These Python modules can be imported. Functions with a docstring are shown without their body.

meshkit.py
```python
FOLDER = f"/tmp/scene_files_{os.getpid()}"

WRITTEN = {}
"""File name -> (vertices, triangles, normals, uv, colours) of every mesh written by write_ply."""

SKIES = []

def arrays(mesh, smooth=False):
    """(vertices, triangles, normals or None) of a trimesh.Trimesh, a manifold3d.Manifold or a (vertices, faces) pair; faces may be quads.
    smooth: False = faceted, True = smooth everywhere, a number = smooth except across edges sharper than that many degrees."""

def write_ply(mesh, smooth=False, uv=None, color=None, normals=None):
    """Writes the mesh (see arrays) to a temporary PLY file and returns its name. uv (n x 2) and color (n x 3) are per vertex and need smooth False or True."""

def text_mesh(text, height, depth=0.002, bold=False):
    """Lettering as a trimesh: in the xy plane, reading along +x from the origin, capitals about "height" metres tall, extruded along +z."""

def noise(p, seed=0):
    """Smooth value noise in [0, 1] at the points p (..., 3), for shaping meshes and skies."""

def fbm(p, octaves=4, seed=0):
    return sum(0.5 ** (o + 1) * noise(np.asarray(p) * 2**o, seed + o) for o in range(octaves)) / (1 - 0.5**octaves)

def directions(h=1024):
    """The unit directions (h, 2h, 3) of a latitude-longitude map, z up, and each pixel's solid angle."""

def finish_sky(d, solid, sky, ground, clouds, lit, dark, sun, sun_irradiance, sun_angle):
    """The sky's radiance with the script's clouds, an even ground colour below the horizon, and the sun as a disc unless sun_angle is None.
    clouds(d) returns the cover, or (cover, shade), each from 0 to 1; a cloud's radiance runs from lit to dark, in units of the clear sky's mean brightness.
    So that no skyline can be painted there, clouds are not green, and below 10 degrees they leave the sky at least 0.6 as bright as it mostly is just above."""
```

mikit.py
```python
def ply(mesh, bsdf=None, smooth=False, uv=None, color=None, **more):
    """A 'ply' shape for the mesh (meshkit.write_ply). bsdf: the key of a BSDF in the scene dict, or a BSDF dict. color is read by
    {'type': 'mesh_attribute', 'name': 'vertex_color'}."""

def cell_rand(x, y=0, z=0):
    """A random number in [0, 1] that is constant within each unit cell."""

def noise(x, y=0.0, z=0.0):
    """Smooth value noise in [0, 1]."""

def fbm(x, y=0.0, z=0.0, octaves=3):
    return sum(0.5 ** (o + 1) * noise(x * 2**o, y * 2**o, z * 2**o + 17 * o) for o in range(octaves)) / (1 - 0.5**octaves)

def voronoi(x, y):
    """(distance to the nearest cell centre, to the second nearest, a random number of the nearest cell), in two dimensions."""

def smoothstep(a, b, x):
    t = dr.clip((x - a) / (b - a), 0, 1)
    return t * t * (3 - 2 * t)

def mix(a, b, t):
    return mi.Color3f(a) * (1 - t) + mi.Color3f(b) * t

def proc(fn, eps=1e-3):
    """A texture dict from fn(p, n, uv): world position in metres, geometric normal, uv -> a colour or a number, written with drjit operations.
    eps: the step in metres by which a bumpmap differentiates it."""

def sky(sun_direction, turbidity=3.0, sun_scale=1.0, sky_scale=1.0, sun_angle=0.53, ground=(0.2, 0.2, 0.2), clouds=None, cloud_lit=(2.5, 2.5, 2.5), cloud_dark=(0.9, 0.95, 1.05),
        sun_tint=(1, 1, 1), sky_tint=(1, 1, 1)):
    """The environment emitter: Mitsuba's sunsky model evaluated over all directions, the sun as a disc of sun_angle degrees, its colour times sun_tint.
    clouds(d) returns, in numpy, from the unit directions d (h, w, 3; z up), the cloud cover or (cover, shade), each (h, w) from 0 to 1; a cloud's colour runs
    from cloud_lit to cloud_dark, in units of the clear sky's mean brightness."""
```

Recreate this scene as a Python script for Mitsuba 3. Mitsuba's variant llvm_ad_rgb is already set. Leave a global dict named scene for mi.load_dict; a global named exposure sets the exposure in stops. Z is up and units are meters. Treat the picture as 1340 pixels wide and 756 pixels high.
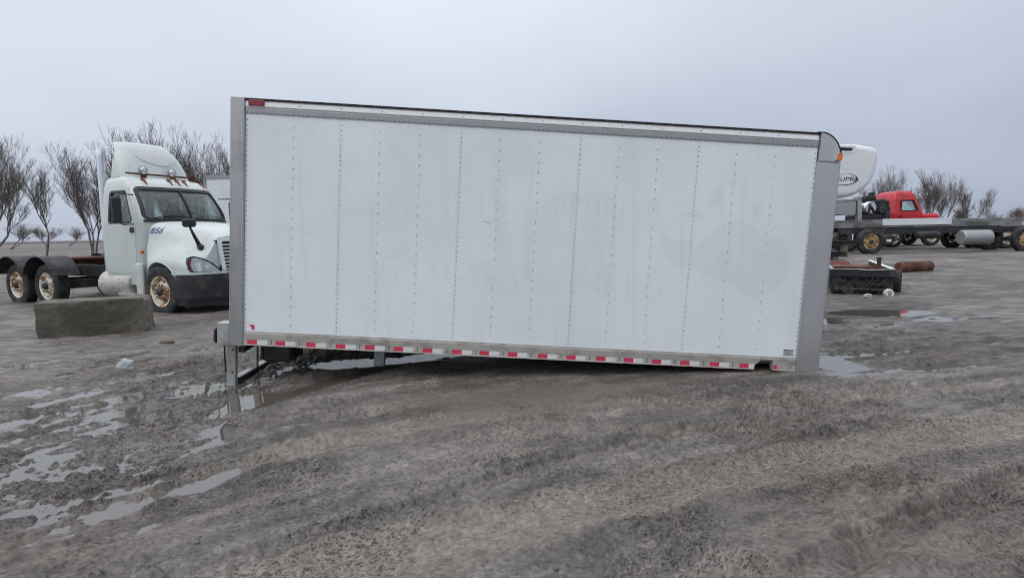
import math, random
import numpy as np, trimesh, mitsuba as mi, mikit, meshkit, drjit as dr
import shapely
from shapely.geometry import Polygon, Point, LineString, box as sbox
from shapely import affinity
from scipy.interpolate import PchipInterpolator
from mikit import proc, mix, smoothstep
T = mi.ScalarTransform4f
scene, labels = {}, {}

# ------------------------------------------------------------------ camera, sky, exposure
PITCH, ROLL, EYE = math.radians(5.5), math.radians(1.0), 1.54
fwd = np.array([0, math.cos(PITCH), -math.sin(PITCH)])
up0 = np.array([0, math.sin(PITCH), math.cos(PITCH)])
up = math.sin(ROLL) * np.array([1.0, 0, 0]) * 1 + math.cos(ROLL) * up0
org = np.array([0, 0, EYE])
scene['camera'] = {'type': 'perspective', 'fov': 2 * math.degrees(math.atan(670 / 757)), 'fov_axis': 'x', 'near_clip': 0.05, 'far_clip': 3000.0,
                   'to_world': T().look_at(origin=org.tolist(), target=(org + fwd).tolist(), up=up.tolist())}


SKY_LIT, SKY_DARK = (4.20, 4.45, 4.82), (1.02, 1.18, 1.50)


def overcast(d):                                                     # overcast sky: three times as bright overhead as at the horizon, thinner cloud to the left
    z = np.clip(d[..., 2], 0, 1)
    p = d / (np.abs(d[..., 2:3]) + 0.35)
    n = meshkit.fbm(p * 1.3 + 3.1, 5, 5) - 0.5
    n2 = meshkit.fbm(p * np.array([0.5, 0.9, 0.9]) + 8.3, 3, 9) - 0.5
    az = np.arctan2(d[..., 0], d[..., 1])
    L = (0.89 + 2.02 * z) / 3 * (0.97 - 0.27 * np.sin(az) * np.sqrt(1 - z * z) + 0.40 * n + 0.30 * n2)
    v = L * SKY_LIT[0]
    return np.ones(d.shape[:2]), np.clip((SKY_LIT[0] - v) / (SKY_LIT[0] - SKY_DARK[0]), 0, 1)


scene['sky'] = mikit.sky([-0.35, -0.45, 0.82], turbidity=4, sun_scale=0.12, sun_angle=40, ground=(0.12, 0.11, 0.10), clouds=overcast, cloud_lit=SKY_LIT, cloud_dark=SKY_DARK)
exposure = 1.7

# ------------------------------------------------------------------ helpers
def num(key):
    if key not in scene and not any(k.startswith(key + '__') for k in scene):
        return key
    i = 1
    while f'{key}_{i:03d}' in scene or any(k.startswith(f'{key}_{i:03d}__') for k in scene):
        i += 1
    return f'{key}_{i:03d}'


def lab(key, label=None, category=None, group=None, kind=None):
    labels[key] = {k: v for k, v in dict(label=label, category=category, group=group, kind=kind).items() if v}
    return key


def P(key, mesh, mat, tw=None, smooth=False, **lb):
    """one scene entry; mesh may be a ready ply dict"""
    key = num(key)
    d = dict(mesh) if isinstance(mesh, dict) else mikit.ply(mesh, mat, smooth=smooth)
    if isinstance(mesh, dict) and mat:
        d['bsdf'] = {'type': 'ref', 'id': mat}
    if tw is not None:
        d['to_world'] = tw
    scene[key] = d
    if lb:
        lab(key, **lb)
    return key


def bx(x0, x1, y0, y1, z0, z1, b=0.0):
    lo, hi = np.array([x0, y0, z0], float), np.array([x1, y1, z1], float)
    lo, hi = np.minimum(lo, hi), np.maximum(lo, hi)
    if b <= 0:
        m = trimesh.creation.box(bounds=[lo, hi])
        return m
    b = min(b, 0.45 * (hi - lo).min())
    pts = []
    for sx in (0, 1):
        for sy in (0, 1):
            for sz in (0, 1):
                c = np.where([sx, sy, sz], hi, lo)
                s = np.where([sx, sy, sz], -1, 1)
                for k in range(3):
                    q = c + s * b
                    q[k] = c[k]
                    pts.append(q)
    return trimesh.convex.convex_hull(np.array(pts))


def cat(*ms):
    return trimesh.util.concatenate([m for m in ms])


def ext(poly, h, axes='xz', at=0.0):
    """extrude a 2-D polygon; axes say which world axes the two coordinates are, the third runs from at to at+h"""
    gs = getattr(poly, 'geoms', [poly])
    m = cat(*[trimesh.creation.extrude_polygon(g, abs(h), engine='earcut') for g in gs if g.area > 1e-9])
    v = m.vertices.copy()
    a, b = 'xyz'.index(axes[0]), 'xyz'.index(axes[1])
    c = 3 - a - b
    o = np.zeros_like(v)
    o[:, a], o[:, b], o[:, c] = v[:, 0], v[:, 1], v[:, 2] + min(at, at + h)
    m = trimesh.Trimesh(o, m.faces, process=False)
    m.fix_normals()
    return m


def rpoly(pts, r):
    p = Polygon(pts)
    return p.buffer(-r, join_style=1).buffer(r, quad_segs=6)


def tube(pts, r, n=8, closed=False):
    pts = np.asarray(pts, float)
    rr = np.broadcast_to(np.asarray(r, float), len(pts))
    t = np.gradient(pts, axis=0)
    if closed:
        t = np.roll(pts, -1, 0) - np.roll(pts, 1, 0)
    t /= np.maximum(np.linalg.norm(t, axis=1, keepdims=True), 1e-9)
    ref = np.where(np.abs(t[:, 2:3]) < 0.9, [[0, 0, 1.0]], [[1.0, 0, 0]])
    if np.abs(t[:, 2]).max() > 0.85:
        ref = np.tile([[0.3, 1.0, 0.1]], (len(pts), 1))
    a = np.cross(t, ref); a /= np.linalg.norm(a, axis=1, keepdims=True)
    b = np.cross(t, a)
    th = np.arange(n) * 2 * np.pi / n
    v = pts[:, None] + rr[:, None, None] * (a[:, None] * np.cos(th)[None, :, None] + b[:, None] * np.sin(th)[None, :, None])
    v = v.reshape(-1, 3); f = []
    m = len(pts)
    for i in range(m if closed else m - 1):
        j = (i + 1) % m
        for k in range(n):
            l = (k + 1) % n
            f += [[i * n + k, j * n + k, j * n + l], [i * n + k, j * n + l, i * n + l]]
    if not closed:
        c0, c1 = len(v), len(v) + 1
        v = np.vstack([v, pts[:1], pts[-1:]])
        for k in range(n):
            l = (k + 1) % n
            f += [[c0, k, l], [c1, (m - 1) * n + l, (m - 1) * n + k]]
    mm = trimesh.Trimesh(v, f, process=False); mm.fix_normals()
    return mm


def lathe(prof, n=36, axis='y'):
    """prof: (radius, t) pairs, closed loop; t along axis"""
    m = trimesh.creation.revolve(np.array(prof), sections=n)
    v = m.vertices
    if axis == 'y':
        v = np.stack([v[:, 0], v[:, 2], -v[:, 1]], -1)
    elif axis == 'x':
        v = np.stack([v[:, 2], v[:, 1], -v[:, 0]], -1)
    m = trimesh.Trimesh(v, m.faces, process=False)
    return m


def loft(rings):
    """closed rings (n, m, 3) to a watertight mesh with fan caps"""
    R = np.asarray(rings, float); n, m = R.shape[:2]
    v = R.reshape(-1, 3); f = []
    for i in range(n - 1):
        for k in range(m):
            l = (k + 1) % m
            f += [[i * m + k, (i + 1) * m + k, (i + 1) * m + l], [i * m + k, (i + 1) * m + l, i * m + l]]
    c0, c1 = len(v), len(v) + 1
    v = np.vstack([v, R[0].mean(0)[None], R[-1].mean(0)[None]])
    for k in range(m):
        l = (k + 1) % m
        f += [[c0, k, l], [c1, (n - 1) * m + l, (n - 1) * m + k]]
    mm = trimesh.Trimesh(v, f, process=True); mm.fix_normals()
    return mm


def sub(a, *bs):
    try:
        r = trimesh.boolean.difference([a, *bs], engine='manifold')
        return r if len(r.faces) else a
    except Exception:
        return a


def flat(poly, maxedge=None):
    vs, fs, o = [], [], 0
    for g in getattr(poly, 'geoms', [poly]):
        if g.is_empty or g.area < 1e-9: continue
        v, f = trimesh.creation.triangulate_polygon(g, engine='earcut')
        vs.append(v); fs.append(f + o); o += len(v)
    v, f = np.vstack(vs), np.vstack(fs)
    v = np.c_[v, np.zeros(len(v))]
    if maxedge:
        v, f = trimesh.remesh.subdivide_to_size(v, f, maxedge, max_iter=14)
    return v[:, :2], f


def slab(poly, fn, t, maxedge=0.12):
    """a polygon in (a, b) draped over fn(a, b, offset) -> xyz, thickness t, closed at its rims"""
    m = trimesh.creation.extrude_polygon(poly, 1.0, engine='earcut') if poly.geom_type == 'Polygon' else cat(*[trimesh.creation.extrude_polygon(g, 1.0, engine='earcut') for g in poly.geoms])
    v = m.vertices.copy(); v[:, 2] *= 1e-4
    v, f = trimesh.remesh.subdivide_to_size(v, m.faces, maxedge, max_iter=14)
    m = trimesh.Trimesh(fn(v[:, 0], v[:, 1], v[:, 2] * 1e4 * t), f, process=True)
    m.fix_normals()
    return m


def xf(m, M):
    m = m.copy(); m.apply_transform(M); return m


def M4(rz=0.0, t=(0, 0, 0), rx=0.0, ry=0.0):
    R = trimesh.transformations.euler_matrix(rx, ry, rz, 'sxyz'); R[:3, 3] = t
    return R


def TW(M):
    return T(np.asarray(M, float))


# ------------------------------------------------------------------ materials
def mat(name, base, rough=0.5, metal=0.0, spec=0.5, coat=0.0, bump=None, bscale=0.002, **kw):
    b = {'type': 'principled', 'base_color': base if isinstance(base, dict) else {'type': 'rgb', 'value': list(base)}, 'roughness': rough, 'metallic': metal, 'specular': spec}
    if coat:
        b['clearcoat'] = coat; b['clearcoat_gloss'] = 0.9
    b.update(kw)
    if bump is not None:
        b = {'type': 'bumpmap', 'arbitrary': proc(bump, 2e-3), 'scale': bscale, 'bsdf': b}
    scene[name] = {'type': 'twosided', 'bsdf': b}


N, FB = mikit.noise, mikit.fbm


def panel_col(p, n, uv):                                             # white aluminium sheet: faint grime, streaks, road film near the rail
    a = FB(p.x * 1.3, p.z * 1.1, p.y * 1.3, 4)
    st = FB(p.x * 14, p.z * 0.7, 3.0, 3)
    g = FB(p.x * 5, p.z * 5, 9.0, 4)
    c = mix((0.67, 0.715, 0.73), (0.725, 0.76, 0.765), smoothstep(0.3, 0.7, a)) * mi.Color3f(1.115, 1.13, 1.145)
    c = mix(c, (0.60, 0.62, 0.63), 0.16 * smoothstep(0.52, 0.8, st) + 0.10 * smoothstep(0.55, 0.8, g))
    return c


def panel_rough(p, n, uv):
    return 0.20 + 0.20 * FB(p.x * 2.2, p.z * 2.0, 1.0, 3)


def metal_col(p, n, uv):                                             # brushed stainless with dull oxide and dirt
    s = FB(p.x * 60 + p.y * 60, p.z * 2.5, 0.0, 3)
    d = FB(p.x * 4, p.z * 3, p.y * 4, 4)
    c = mix((0.40, 0.395, 0.385), (0.52, 0.515, 0.51), s)
    return mix(c, (0.26, 0.245, 0.225), 0.55 * smoothstep(0.5, 0.78, d))


def alu_col(p, n, uv):                                               # weathered extruded aluminium, muddy
    d = FB(p.x * 9, p.z * 20, p.y * 9, 4)
    return mix((0.56, 0.54, 0.50), (0.40, 0.375, 0.335), smoothstep(0.42, 0.8, d))


def galv_col(p, n, uv):
    f = mikit.voronoi(p.x * 30 + p.y * 17, p.z * 30 + p.y * 11)[2]
    d = FB(p.x * 6, p.z * 5, p.y * 6, 4)
    c = mix((0.34, 0.36, 0.36), (0.44, 0.46, 0.46), f)
    return mix(c, (0.22, 0.20, 0.17), 0.8 * smoothstep(0.46, 0.75, d))


def cab_col(p, n, uv):                                               # white cab paint with rain grime
    d = FB(p.x * 2.2, p.z * 2.6, p.y * 2.2, 4)
    s = FB(p.x * 11, p.z * 1.2, p.y * 11, 3)
    c = mix((0.54, 0.59, 0.575), (0.42, 0.455, 0.44), 0.7 * smoothstep(0.45, 0.75, d))
    return mix(c, (0.42, 0.38, 0.32), 0.30 * smoothstep(0.58, 0.85, s) + 0.5 * smoothstep(1.0, 0.4, p.z) * d)


def rust_rim(p, n, uv):
    d = FB(p.x * 9, p.z * 9, p.y * 9, 4)
    e = FB(p.x * 30, p.z * 30, p.y * 30, 3)
    c = mix((0.70, 0.67, 0.58), (0.33, 0.17, 0.06), smoothstep(0.46, 0.64, d))
    return mix(c, (0.10, 0.06, 0.03), smoothstep(0.55, 0.75, e) * 0.8)


def gold_rim(p, n, uv):
    d = FB(p.x * 9, p.z * 9, p.y * 9, 4)
    return mix((0.52, 0.38, 0.18), (0.16, 0.08, 0.03), smoothstep(0.45, 0.68, d))


def tyre_col(p, n, uv):
    d = FB(p.x * 7, p.z * 7, p.y * 7, 4)
    return mix((0.018, 0.018, 0.02), (0.055, 0.05, 0.045), smoothstep(0.45, 0.75, d))


def black_col(p, n, uv):
    d = FB(p.x * 5, p.z * 5, p.y * 5, 4)
    return mix((0.018, 0.019, 0.022), (0.075, 0.068, 0.06), smoothstep(0.45, 0.8, d))


def rusty_col(p, n, uv):
    d = FB(p.x * 6, p.z * 6, p.y * 6, 4)
    return mix((0.06, 0.028, 0.018), (0.16, 0.065, 0.035), smoothstep(0.35, 0.7, d))


def conc_col(p, n, uv):
    d = FB(p.x * 2.5, p.z * 3.2, p.y * 2.5, 5)
    e = FB(p.x * 22, p.z * 22, p.y * 22, 3)
    c = mix((0.065, 0.056, 0.044), (0.15, 0.135, 0.112), smoothstep(0.3, 0.72, d))
    return mix(c, (0.035, 0.03, 0.025), 0.5 * smoothstep(0.5, 0.8, e))


def conc_bump(p, n, uv):
    return FB(p.x * 18, p.y * 18, p.z * 18, 4)


def bark_col(p, n, uv):
    d = FB(p.x * 0.8, p.y * 0.8, p.z * 0.8, 3)
    return mix((0.12, 0.10, 0.095), (0.20, 0.165, 0.15), d)


def red_col(p, n, uv):
    d = FB(p.x * 4, p.z * 4, p.y * 4, 4)
    return mix((0.55, 0.012, 0.022), (0.36, 0.02, 0.025), smoothstep(0.4, 0.75, d))


def grey_paint(p, n, uv):
    d = FB(p.x * 2, p.z * 5, p.y * 2, 4)
    return mix((0.22, 0.225, 0.23), (0.10, 0.098, 0.095), smoothstep(0.4, 0.7, d))


mat('panel_white', proc(panel_col), proc(panel_rough), spec=0.5)
mat('ghost_white', proc(lambda p, n, uv: panel_col(p, n, uv) * 0.964), proc(panel_rough))
mat('stainless', proc(metal_col), 0.36, metal=0.85)
mat('aluminium', proc(alu_col), 0.48, metal=0.45)
mat('top_rail_white', (0.74, 0.75, 0.76), 0.35)
mat('trim_grey', (0.36, 0.36, 0.37), 0.45, metal=0.5)
mat('galvanised', proc(galv_col), 0.5, metal=0.4)
mat('rivet_grey', (0.07, 0.075, 0.085), 0.5, metal=0.2)
mat('dark_lip', (0.03, 0.028, 0.027), 0.7)
mat('tape_red', (0.62, 0.05, 0.105), 0.3)
mat('tape_white', (0.70, 0.71, 0.70), 0.28)
mat('lens_red', (0.22, 0.006, 0.015), 0.15, coat=0.6)
mat('lens_rust', (0.16, 0.028, 0.018), 0.25)
mat('lens_amber', (0.72, 0.16, 0.012), 0.15, coat=0.6)
mat('label_grey', (0.38, 0.40, 0.42), 0.5)
mat('ink_dark', (0.04, 0.042, 0.05), 0.5)
mat('ink_blue', (0.03, 0.05, 0.22), 0.4)
mat('cab_white', proc(cab_col), 0.28, coat=0.5)
mat('plastic_black', proc(black_col), 0.42)
mat('frame_black', proc(black_col), 0.6)
mat('gasket_black', (0.012, 0.013, 0.015), 0.4)
mat('chrome', (0.75, 0.76, 0.78), 0.12, metal=1.0)
mat('reflector', (0.40, 0.41, 0.43), 0.22, metal=0.7, coat=1.0)
mat('rim_rusty', proc(rust_rim), 0.45)
mat('rim_gold', proc(gold_rim), 0.5)
mat('tyre_rubber', proc(tyre_col), 0.7)
mat('rusty_steel', proc(rusty_col), 0.8)
mat('concrete', proc(conc_col), 0.75, bump=conc_bump, bscale=0.012)
mat('bark', proc(bark_col), 0.9, spec=0.2)
mat('red_paint', proc(red_col), 0.3, coat=0.5)
mat('grey_paint', proc(grey_paint), 0.55)
mat('shell_white', (0.74, 0.76, 0.78), 0.3, coat=0.4)
mat('seat_grey', (0.05, 0.055, 0.06), 0.9)
mat('plywood', (0.12, 0.095, 0.07), 0.8)
scene['glass'] = {'type': 'thindielectric', 'specular_transmittance': {'type': 'rgb', 'value': [0.55, 0.66, 0.64]}}


# ------------------------------------------------------------------ the ground
def axis_lines(dense_lo, dense_hi, step, far, grow):
    mid = np.arange(dense_lo, dense_hi, step)
    out, s, x = [], step, dense_hi
    while x < far:
        out.append(x); s *= grow; x += s
    hi = np.array(out + [far])
    out, s, x = [], step, dense_lo
    while x > -far:
        s *= grow; x -= s; out.append(x)
    return np.r_[np.array(out)[::-1], mid, hi]


def seg_dist(x, y, pts):
    d = np.full(x.shape, 1e9)
    for (ax, ay), (bx_, by) in zip(pts[:-1], pts[1:]):
        ex, ey = bx_ - ax, by - ay
        t = np.clip(((x - ax) * ex + (y - ay) * ey) / (ex * ex + ey * ey), 0, 1)
        d = np.minimum(d, np.hypot(x - ax - t * ex, y - ay - t * ey))
    return d


def F(x, y, sx, sy, oct=3, seed=0):
    return meshkit.fbm(np.stack([x / sx, y / sy, np.full_like(x, seed * 3.17)], -1), oct, seed) - 0.5


def sm(a, b, x):
    t = np.clip((x - a) / (b - a), 0, 1)
    return t * t * (3 - 2 * t)


def blob(x, y, cx, cy, rx, ry, ang=0.0):
    c, s = math.cos(ang), math.sin(ang)
    u, v = (x - cx) * c + (y - cy) * s, -(x - cx) * s + (y - cy) * c
    return np.exp(-((u / rx) ** 2 + (v / ry) ** 2))


def cells(x, y, s, seed):
    """(distance to the nearest of a jittered grid of points, to the second nearest, a number per cell), in cells of size s"""
    u, v = x / s, y / s
    iu, iv = np.floor(u).astype(np.int64), np.floor(v).astype(np.int64)
    d1, d2, who = np.full(x.shape, 9.0), np.full(x.shape, 9.0), np.zeros(x.shape)
    for a in (-1, 0, 1):
        for b in (-1, 0, 1):
            cu, cv = iu + a, iv + b
            q = (cu * 374761393 + cv * 668265263 + seed * 974711) & 0xFFFFFFFF
            q = ((q ^ (q >> 13)) * 1274126177) & 0xFFFFFFFF
            q = q ^ (q >> 16)
            r1, r2, r3 = (q & 1023) / 1023.0, ((q >> 10) & 1023) / 1023.0, ((q >> 20) & 1023) / 1023.0
            d = np.hypot(cu + r1 - u, cv + r2 - v)
            d2 = np.where(d < d1, d1, np.minimum(d2, d))
            who = np.where(d < d1, r3, who)
            d1 = np.minimum(d1, d)
    return d1, d2, who


TAN = [(-2.6, 1.2), (-1.6, 2.05), (-0.6, 2.58), (0.3, 2.97), (1.2, 3.36), (2.6, 3.82), (3.8, 4.12), (6, 4.6), (9, 5.0)]


def ground_fields(x, y):
    wx, wy = x + 0.22 * F(x, y, 0.7, 0.7, 3, 31) , y + 0.22 * F(x, y, 0.7, 0.7, 3, 32)
    h = 0.046 + 0.012 * sm(0.5, 1.5, x) * sm(5.6, 5.0, y) + 0.05 * F(x, y, 1.9, 1.9, 3, 1) + 0.045 * F(x, y, 0.45, 0.38, 4, 2)
    # churned, clod-like relief: lumps with crevices between them, in patches
    churn = sm(-0.14, 0.12, F(x, y, 0.85, 0.6, 4, 3))
    td = seg_dist(wx, wy, TAN)
    smooth = sm(0.30, 0.12, td) * 0.6
    cx, cy = x + 0.05 * F(x, y, 0.11, 0.11, 3, 33), y + 0.05 * F(x, y, 0.11, 0.11, 3, 34)
    for sc, amp, sd in ((0.115, 0.026, 1), (0.048, 0.018, 2)):
        d1, d2, who = cells(cx, cy, sc, sd)
        lump = np.clip(1 - (d1 / 0.62) ** 2, 0, 1) * sm(0.0, 0.28, d2 - d1) * (0.25 + 1.1 * who ** 2)
        h += amp * (0.16 + 0.84 * churn) * (1 - smooth) * (lump - 0.28)
    r1 = np.abs(F(wx, wy, 0.17, 0.13, 4, 4))
    r2 = np.abs(F(wx, wy, 0.05, 0.042, 3, 5))
    h += (0.4 + 0.6 * churn) * (1 - 0.7 * smooth) * (0.048 * (0.14 - r1) + 0.034 * (0.14 - r2)) + (0.006 + 0.009 * churn) * F(x, y, 0.030, 0.028, 2, 6)
    # wheel tracks sweep in wide arcs from the lower left to the right
    rho, arc = np.hypot(wx - 10.1, wy + 12.6), np.arctan2(wy + 12.6, wx - 10.1) * 18.0
    yard = sm(9, 6, np.abs(y - 2))
    h += yard * (0.030 * F(arc, rho, 2.6, 0.16, 4, 7) + 0.022 * F(arc, rho, 1.3, 0.050, 3, 39))
    for r0, w, dep, sd in ((17.35, 0.13, 0.040, 51), (18.95, 0.11, 0.034, 52), (19.55, 0.12, 0.042, 53), (20.35, 0.11, 0.030, 54), (16.6, 0.12, 0.036, 55), (15.7, 0.12, 0.03, 56)):
        q = np.abs(rho - r0 - 0.12 * F(arc, 0 * arc, 2.5, 1.0, 2, sd))
        on = yard * sm(-0.12, 0.05, F(arc, 0 * arc + sd, 2.4, 1.0, 2, sd + 20))
        h += on * (-dep * sm(w, w * 0.7, q) + 0.65 * dep * np.exp(-((q - w * 1.25) / 0.035) ** 2) * (0.5 + 1.6 * F(x, y, 0.16, 0.16, 3, sd)) + 0.009 * sm(w, w * 0.6, q) * np.sin(arc * 62 + 30 * np.abs(rho - r0)))
    # left: deep parallel ruts standing in water
    d2 = (0.40, 0.917)
    a2, b2 = wx * d2[0] + wy * d2[1], -wx * d2[1] + wy * d2[0]
    left = sm(-1.75, -2.35, x + 0.22 * (y - 4.4)) * sm(2.3, 3.2, y) * sm(9.8, 6.6, y)
    rr = F(a2, b2, 0.8, 0.15, 5, 8)
    h += left * (-0.041 + 0.13 * rr + 0.05 * F(wx, wy, 0.28, 0.22, 4, 38))
    # ruts beneath the tail of the box, shallow brown pool before its middle
    for pts, w, dep in (([(-2.62, 5.1), (-2.13, 5.72), (-1.5, 6.62), (-0.9, 7.6)], 0.17, 0.075), ([(-2.42, 4.5), (-1.75, 4.62), (-1.25, 4.80)], 0.085, 0.055),
                        ([(-2.1, 4.95), (-1.6, 5.25), (-1.2, 5.6)], 0.06, 0.03),
                        ([(0.55, 5.1), (1.4, 5.25), (2.2, 5.45)], 0.07, 0.022)):
        h -= dep * np.exp(-(seg_dist(wx, wy, pts) / w) ** 2)
    h += (0.016 - h) * 0.85 * np.clip(1.3 * blob(wx, wy, 0.25, 5.25, 0.75, 0.40, 0.25), 0, 1)                     # a pan of smooth settled silt
    h -= 0.10 * blob(wx, wy, -1.95, 7.0, 0.55, 0.28, 0.2) + 0.07 * blob(wx, wy, -0.75, 7.3, 0.5, 0.2)
    h += (-0.014 - h) * 0.8 * np.clip(1.4 * blob(wx, wy, -1.95, 6.72, 0.42, 0.24, 0.15) + 1.2 * blob(wx, wy, -0.8, 7.0, 0.45, 0.15, 0.1), 0, 1)
    h += (0.010 - h) * 0.85 * sm(-1.2, -0.2, x) * sm(4.1, 3.6, x) * sm(5.35, 5.8, y - 0.10 * np.clip(x - 1, -1, 2)) * sm(8.7, 8.3, y)                # the box has pressed the mud down beneath it
    h += 0.035 * np.exp(-(seg_dist(wx, wy, [(0.85, 5.75), (0.78, 5.1), (0.5, 4.3)]) / 0.09) ** 2)
    rd = seg_dist(wx, wy, [(2.36, 5.45), (2.42, 4.85), (2.25, 4.1)])
    h += 0.055 * np.exp(-(rd / 0.04) ** 2) * (0.6 + 1.5 * F(x, y, 0.12, 0.12, 3, 37)) - 0.02 * np.exp(-((rd - 0.1) / 0.06) ** 2)
    # right: streaky sheet of water
    right = sm(2.9, 3.7, x - 0.10 * (y - 6)) * sm(5.3, 6.3, y) * sm(11.6, 9.6, y)
    h += right * (-0.027 + 0.14 * F(x, y, 0.75, 0.22, 5, 9))
    h -= 0.10 * blob(wx, wy, 6.75, 10.35, 0.75, 0.45) + 0.08 * blob(wx, wy, 5.2, 9.6, 0.35, 0.35)
    # foreground silt track
    h += 0.030 * np.exp(-((td - 0.24) / 0.06) ** 2) * (0.6 + 1.6 * F(x, y, 0.25, 0.25, 3, 35)) - 0.020 * np.exp(-(td / 0.16) ** 2)
    tread = np.sin((x * 0.92 + y * 0.39) * 42 + 2.2 * F(x, y, 0.5, 0.5, 2, 12)) * sm(0.5, 0.25, td)
    h += 0.004 * tread
    # the yard beyond
    far = sm(9.5, 15, y)
    h += far * (0.10 * F(x, y, 4, 1.5, 4, 13) + 0.015)
    h += 0.36 * sm(10.5, 24, y) * sm(1.0, 9.0, x) + 0.02 * sm(8, 20, np.hypot(x, y - 3))
    h += 0.05 * blob(x, y, 1.6, 2.5, 0.5, 0.3)
    tan = np.clip(1.35 * sm(0.30, 0.16, td) * (0.80 + 1.6 * F(x, y, 0.3, 0.3, 4, 14)), 0, 1)
    tan = np.maximum(tan, 0.40 * sm(0.05, 0.24, F(x, y, 1.0, 0.45, 4, 15)))
    for pts, w, st_ in (([(-2.3, 3.1), (-1.75, 3.75), (-1.15, 4.25), (-0.5, 4.6), (0.4, 4.85)], 0.16, 0.8), ([(0.9, 4.9), (1.9, 4.75), (3.0, 4.9), (4.5, 5.3)], 0.14, 0.7), ([(-1.2, 1.6), (0.2, 2.15), (1.6, 2.45), (3.2, 2.6)], 0.13, 0.45), ([(-2.6, 2.6), (-1.9, 3.6), (-0.9, 4.15), (0.5, 4.25), (1.8, 4.15)], 0.12, 0.35), ([(1.2, 1.9), (2.0, 3.1), (2.9, 4.3), (3.6, 5.6)], 0.12, 0.35)):
        sd = seg_dist(wx, wy, pts)
        h += 0.030 * np.exp(-((sd - w) / 0.045) ** 2) * (0.6 + 1.6 * F(x, y, 0.2, 0.2, 3, 36)) - 0.022 * np.exp(-(sd / (w * 0.8)) ** 2)
        tan = np.maximum(tan, np.clip(st_ * 1.2 * sm(w * 1.3, w * 0.7, sd) * (0.7 + 1.8 * F(x, y, 0.35, 0.25, 4, 17)), 0, 1))
    tan = np.maximum(tan, 0.35 * blob(wx, wy, 0.1, 5.1, 0.9, 0.42, 0.25))
    return h, tan, churn


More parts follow.
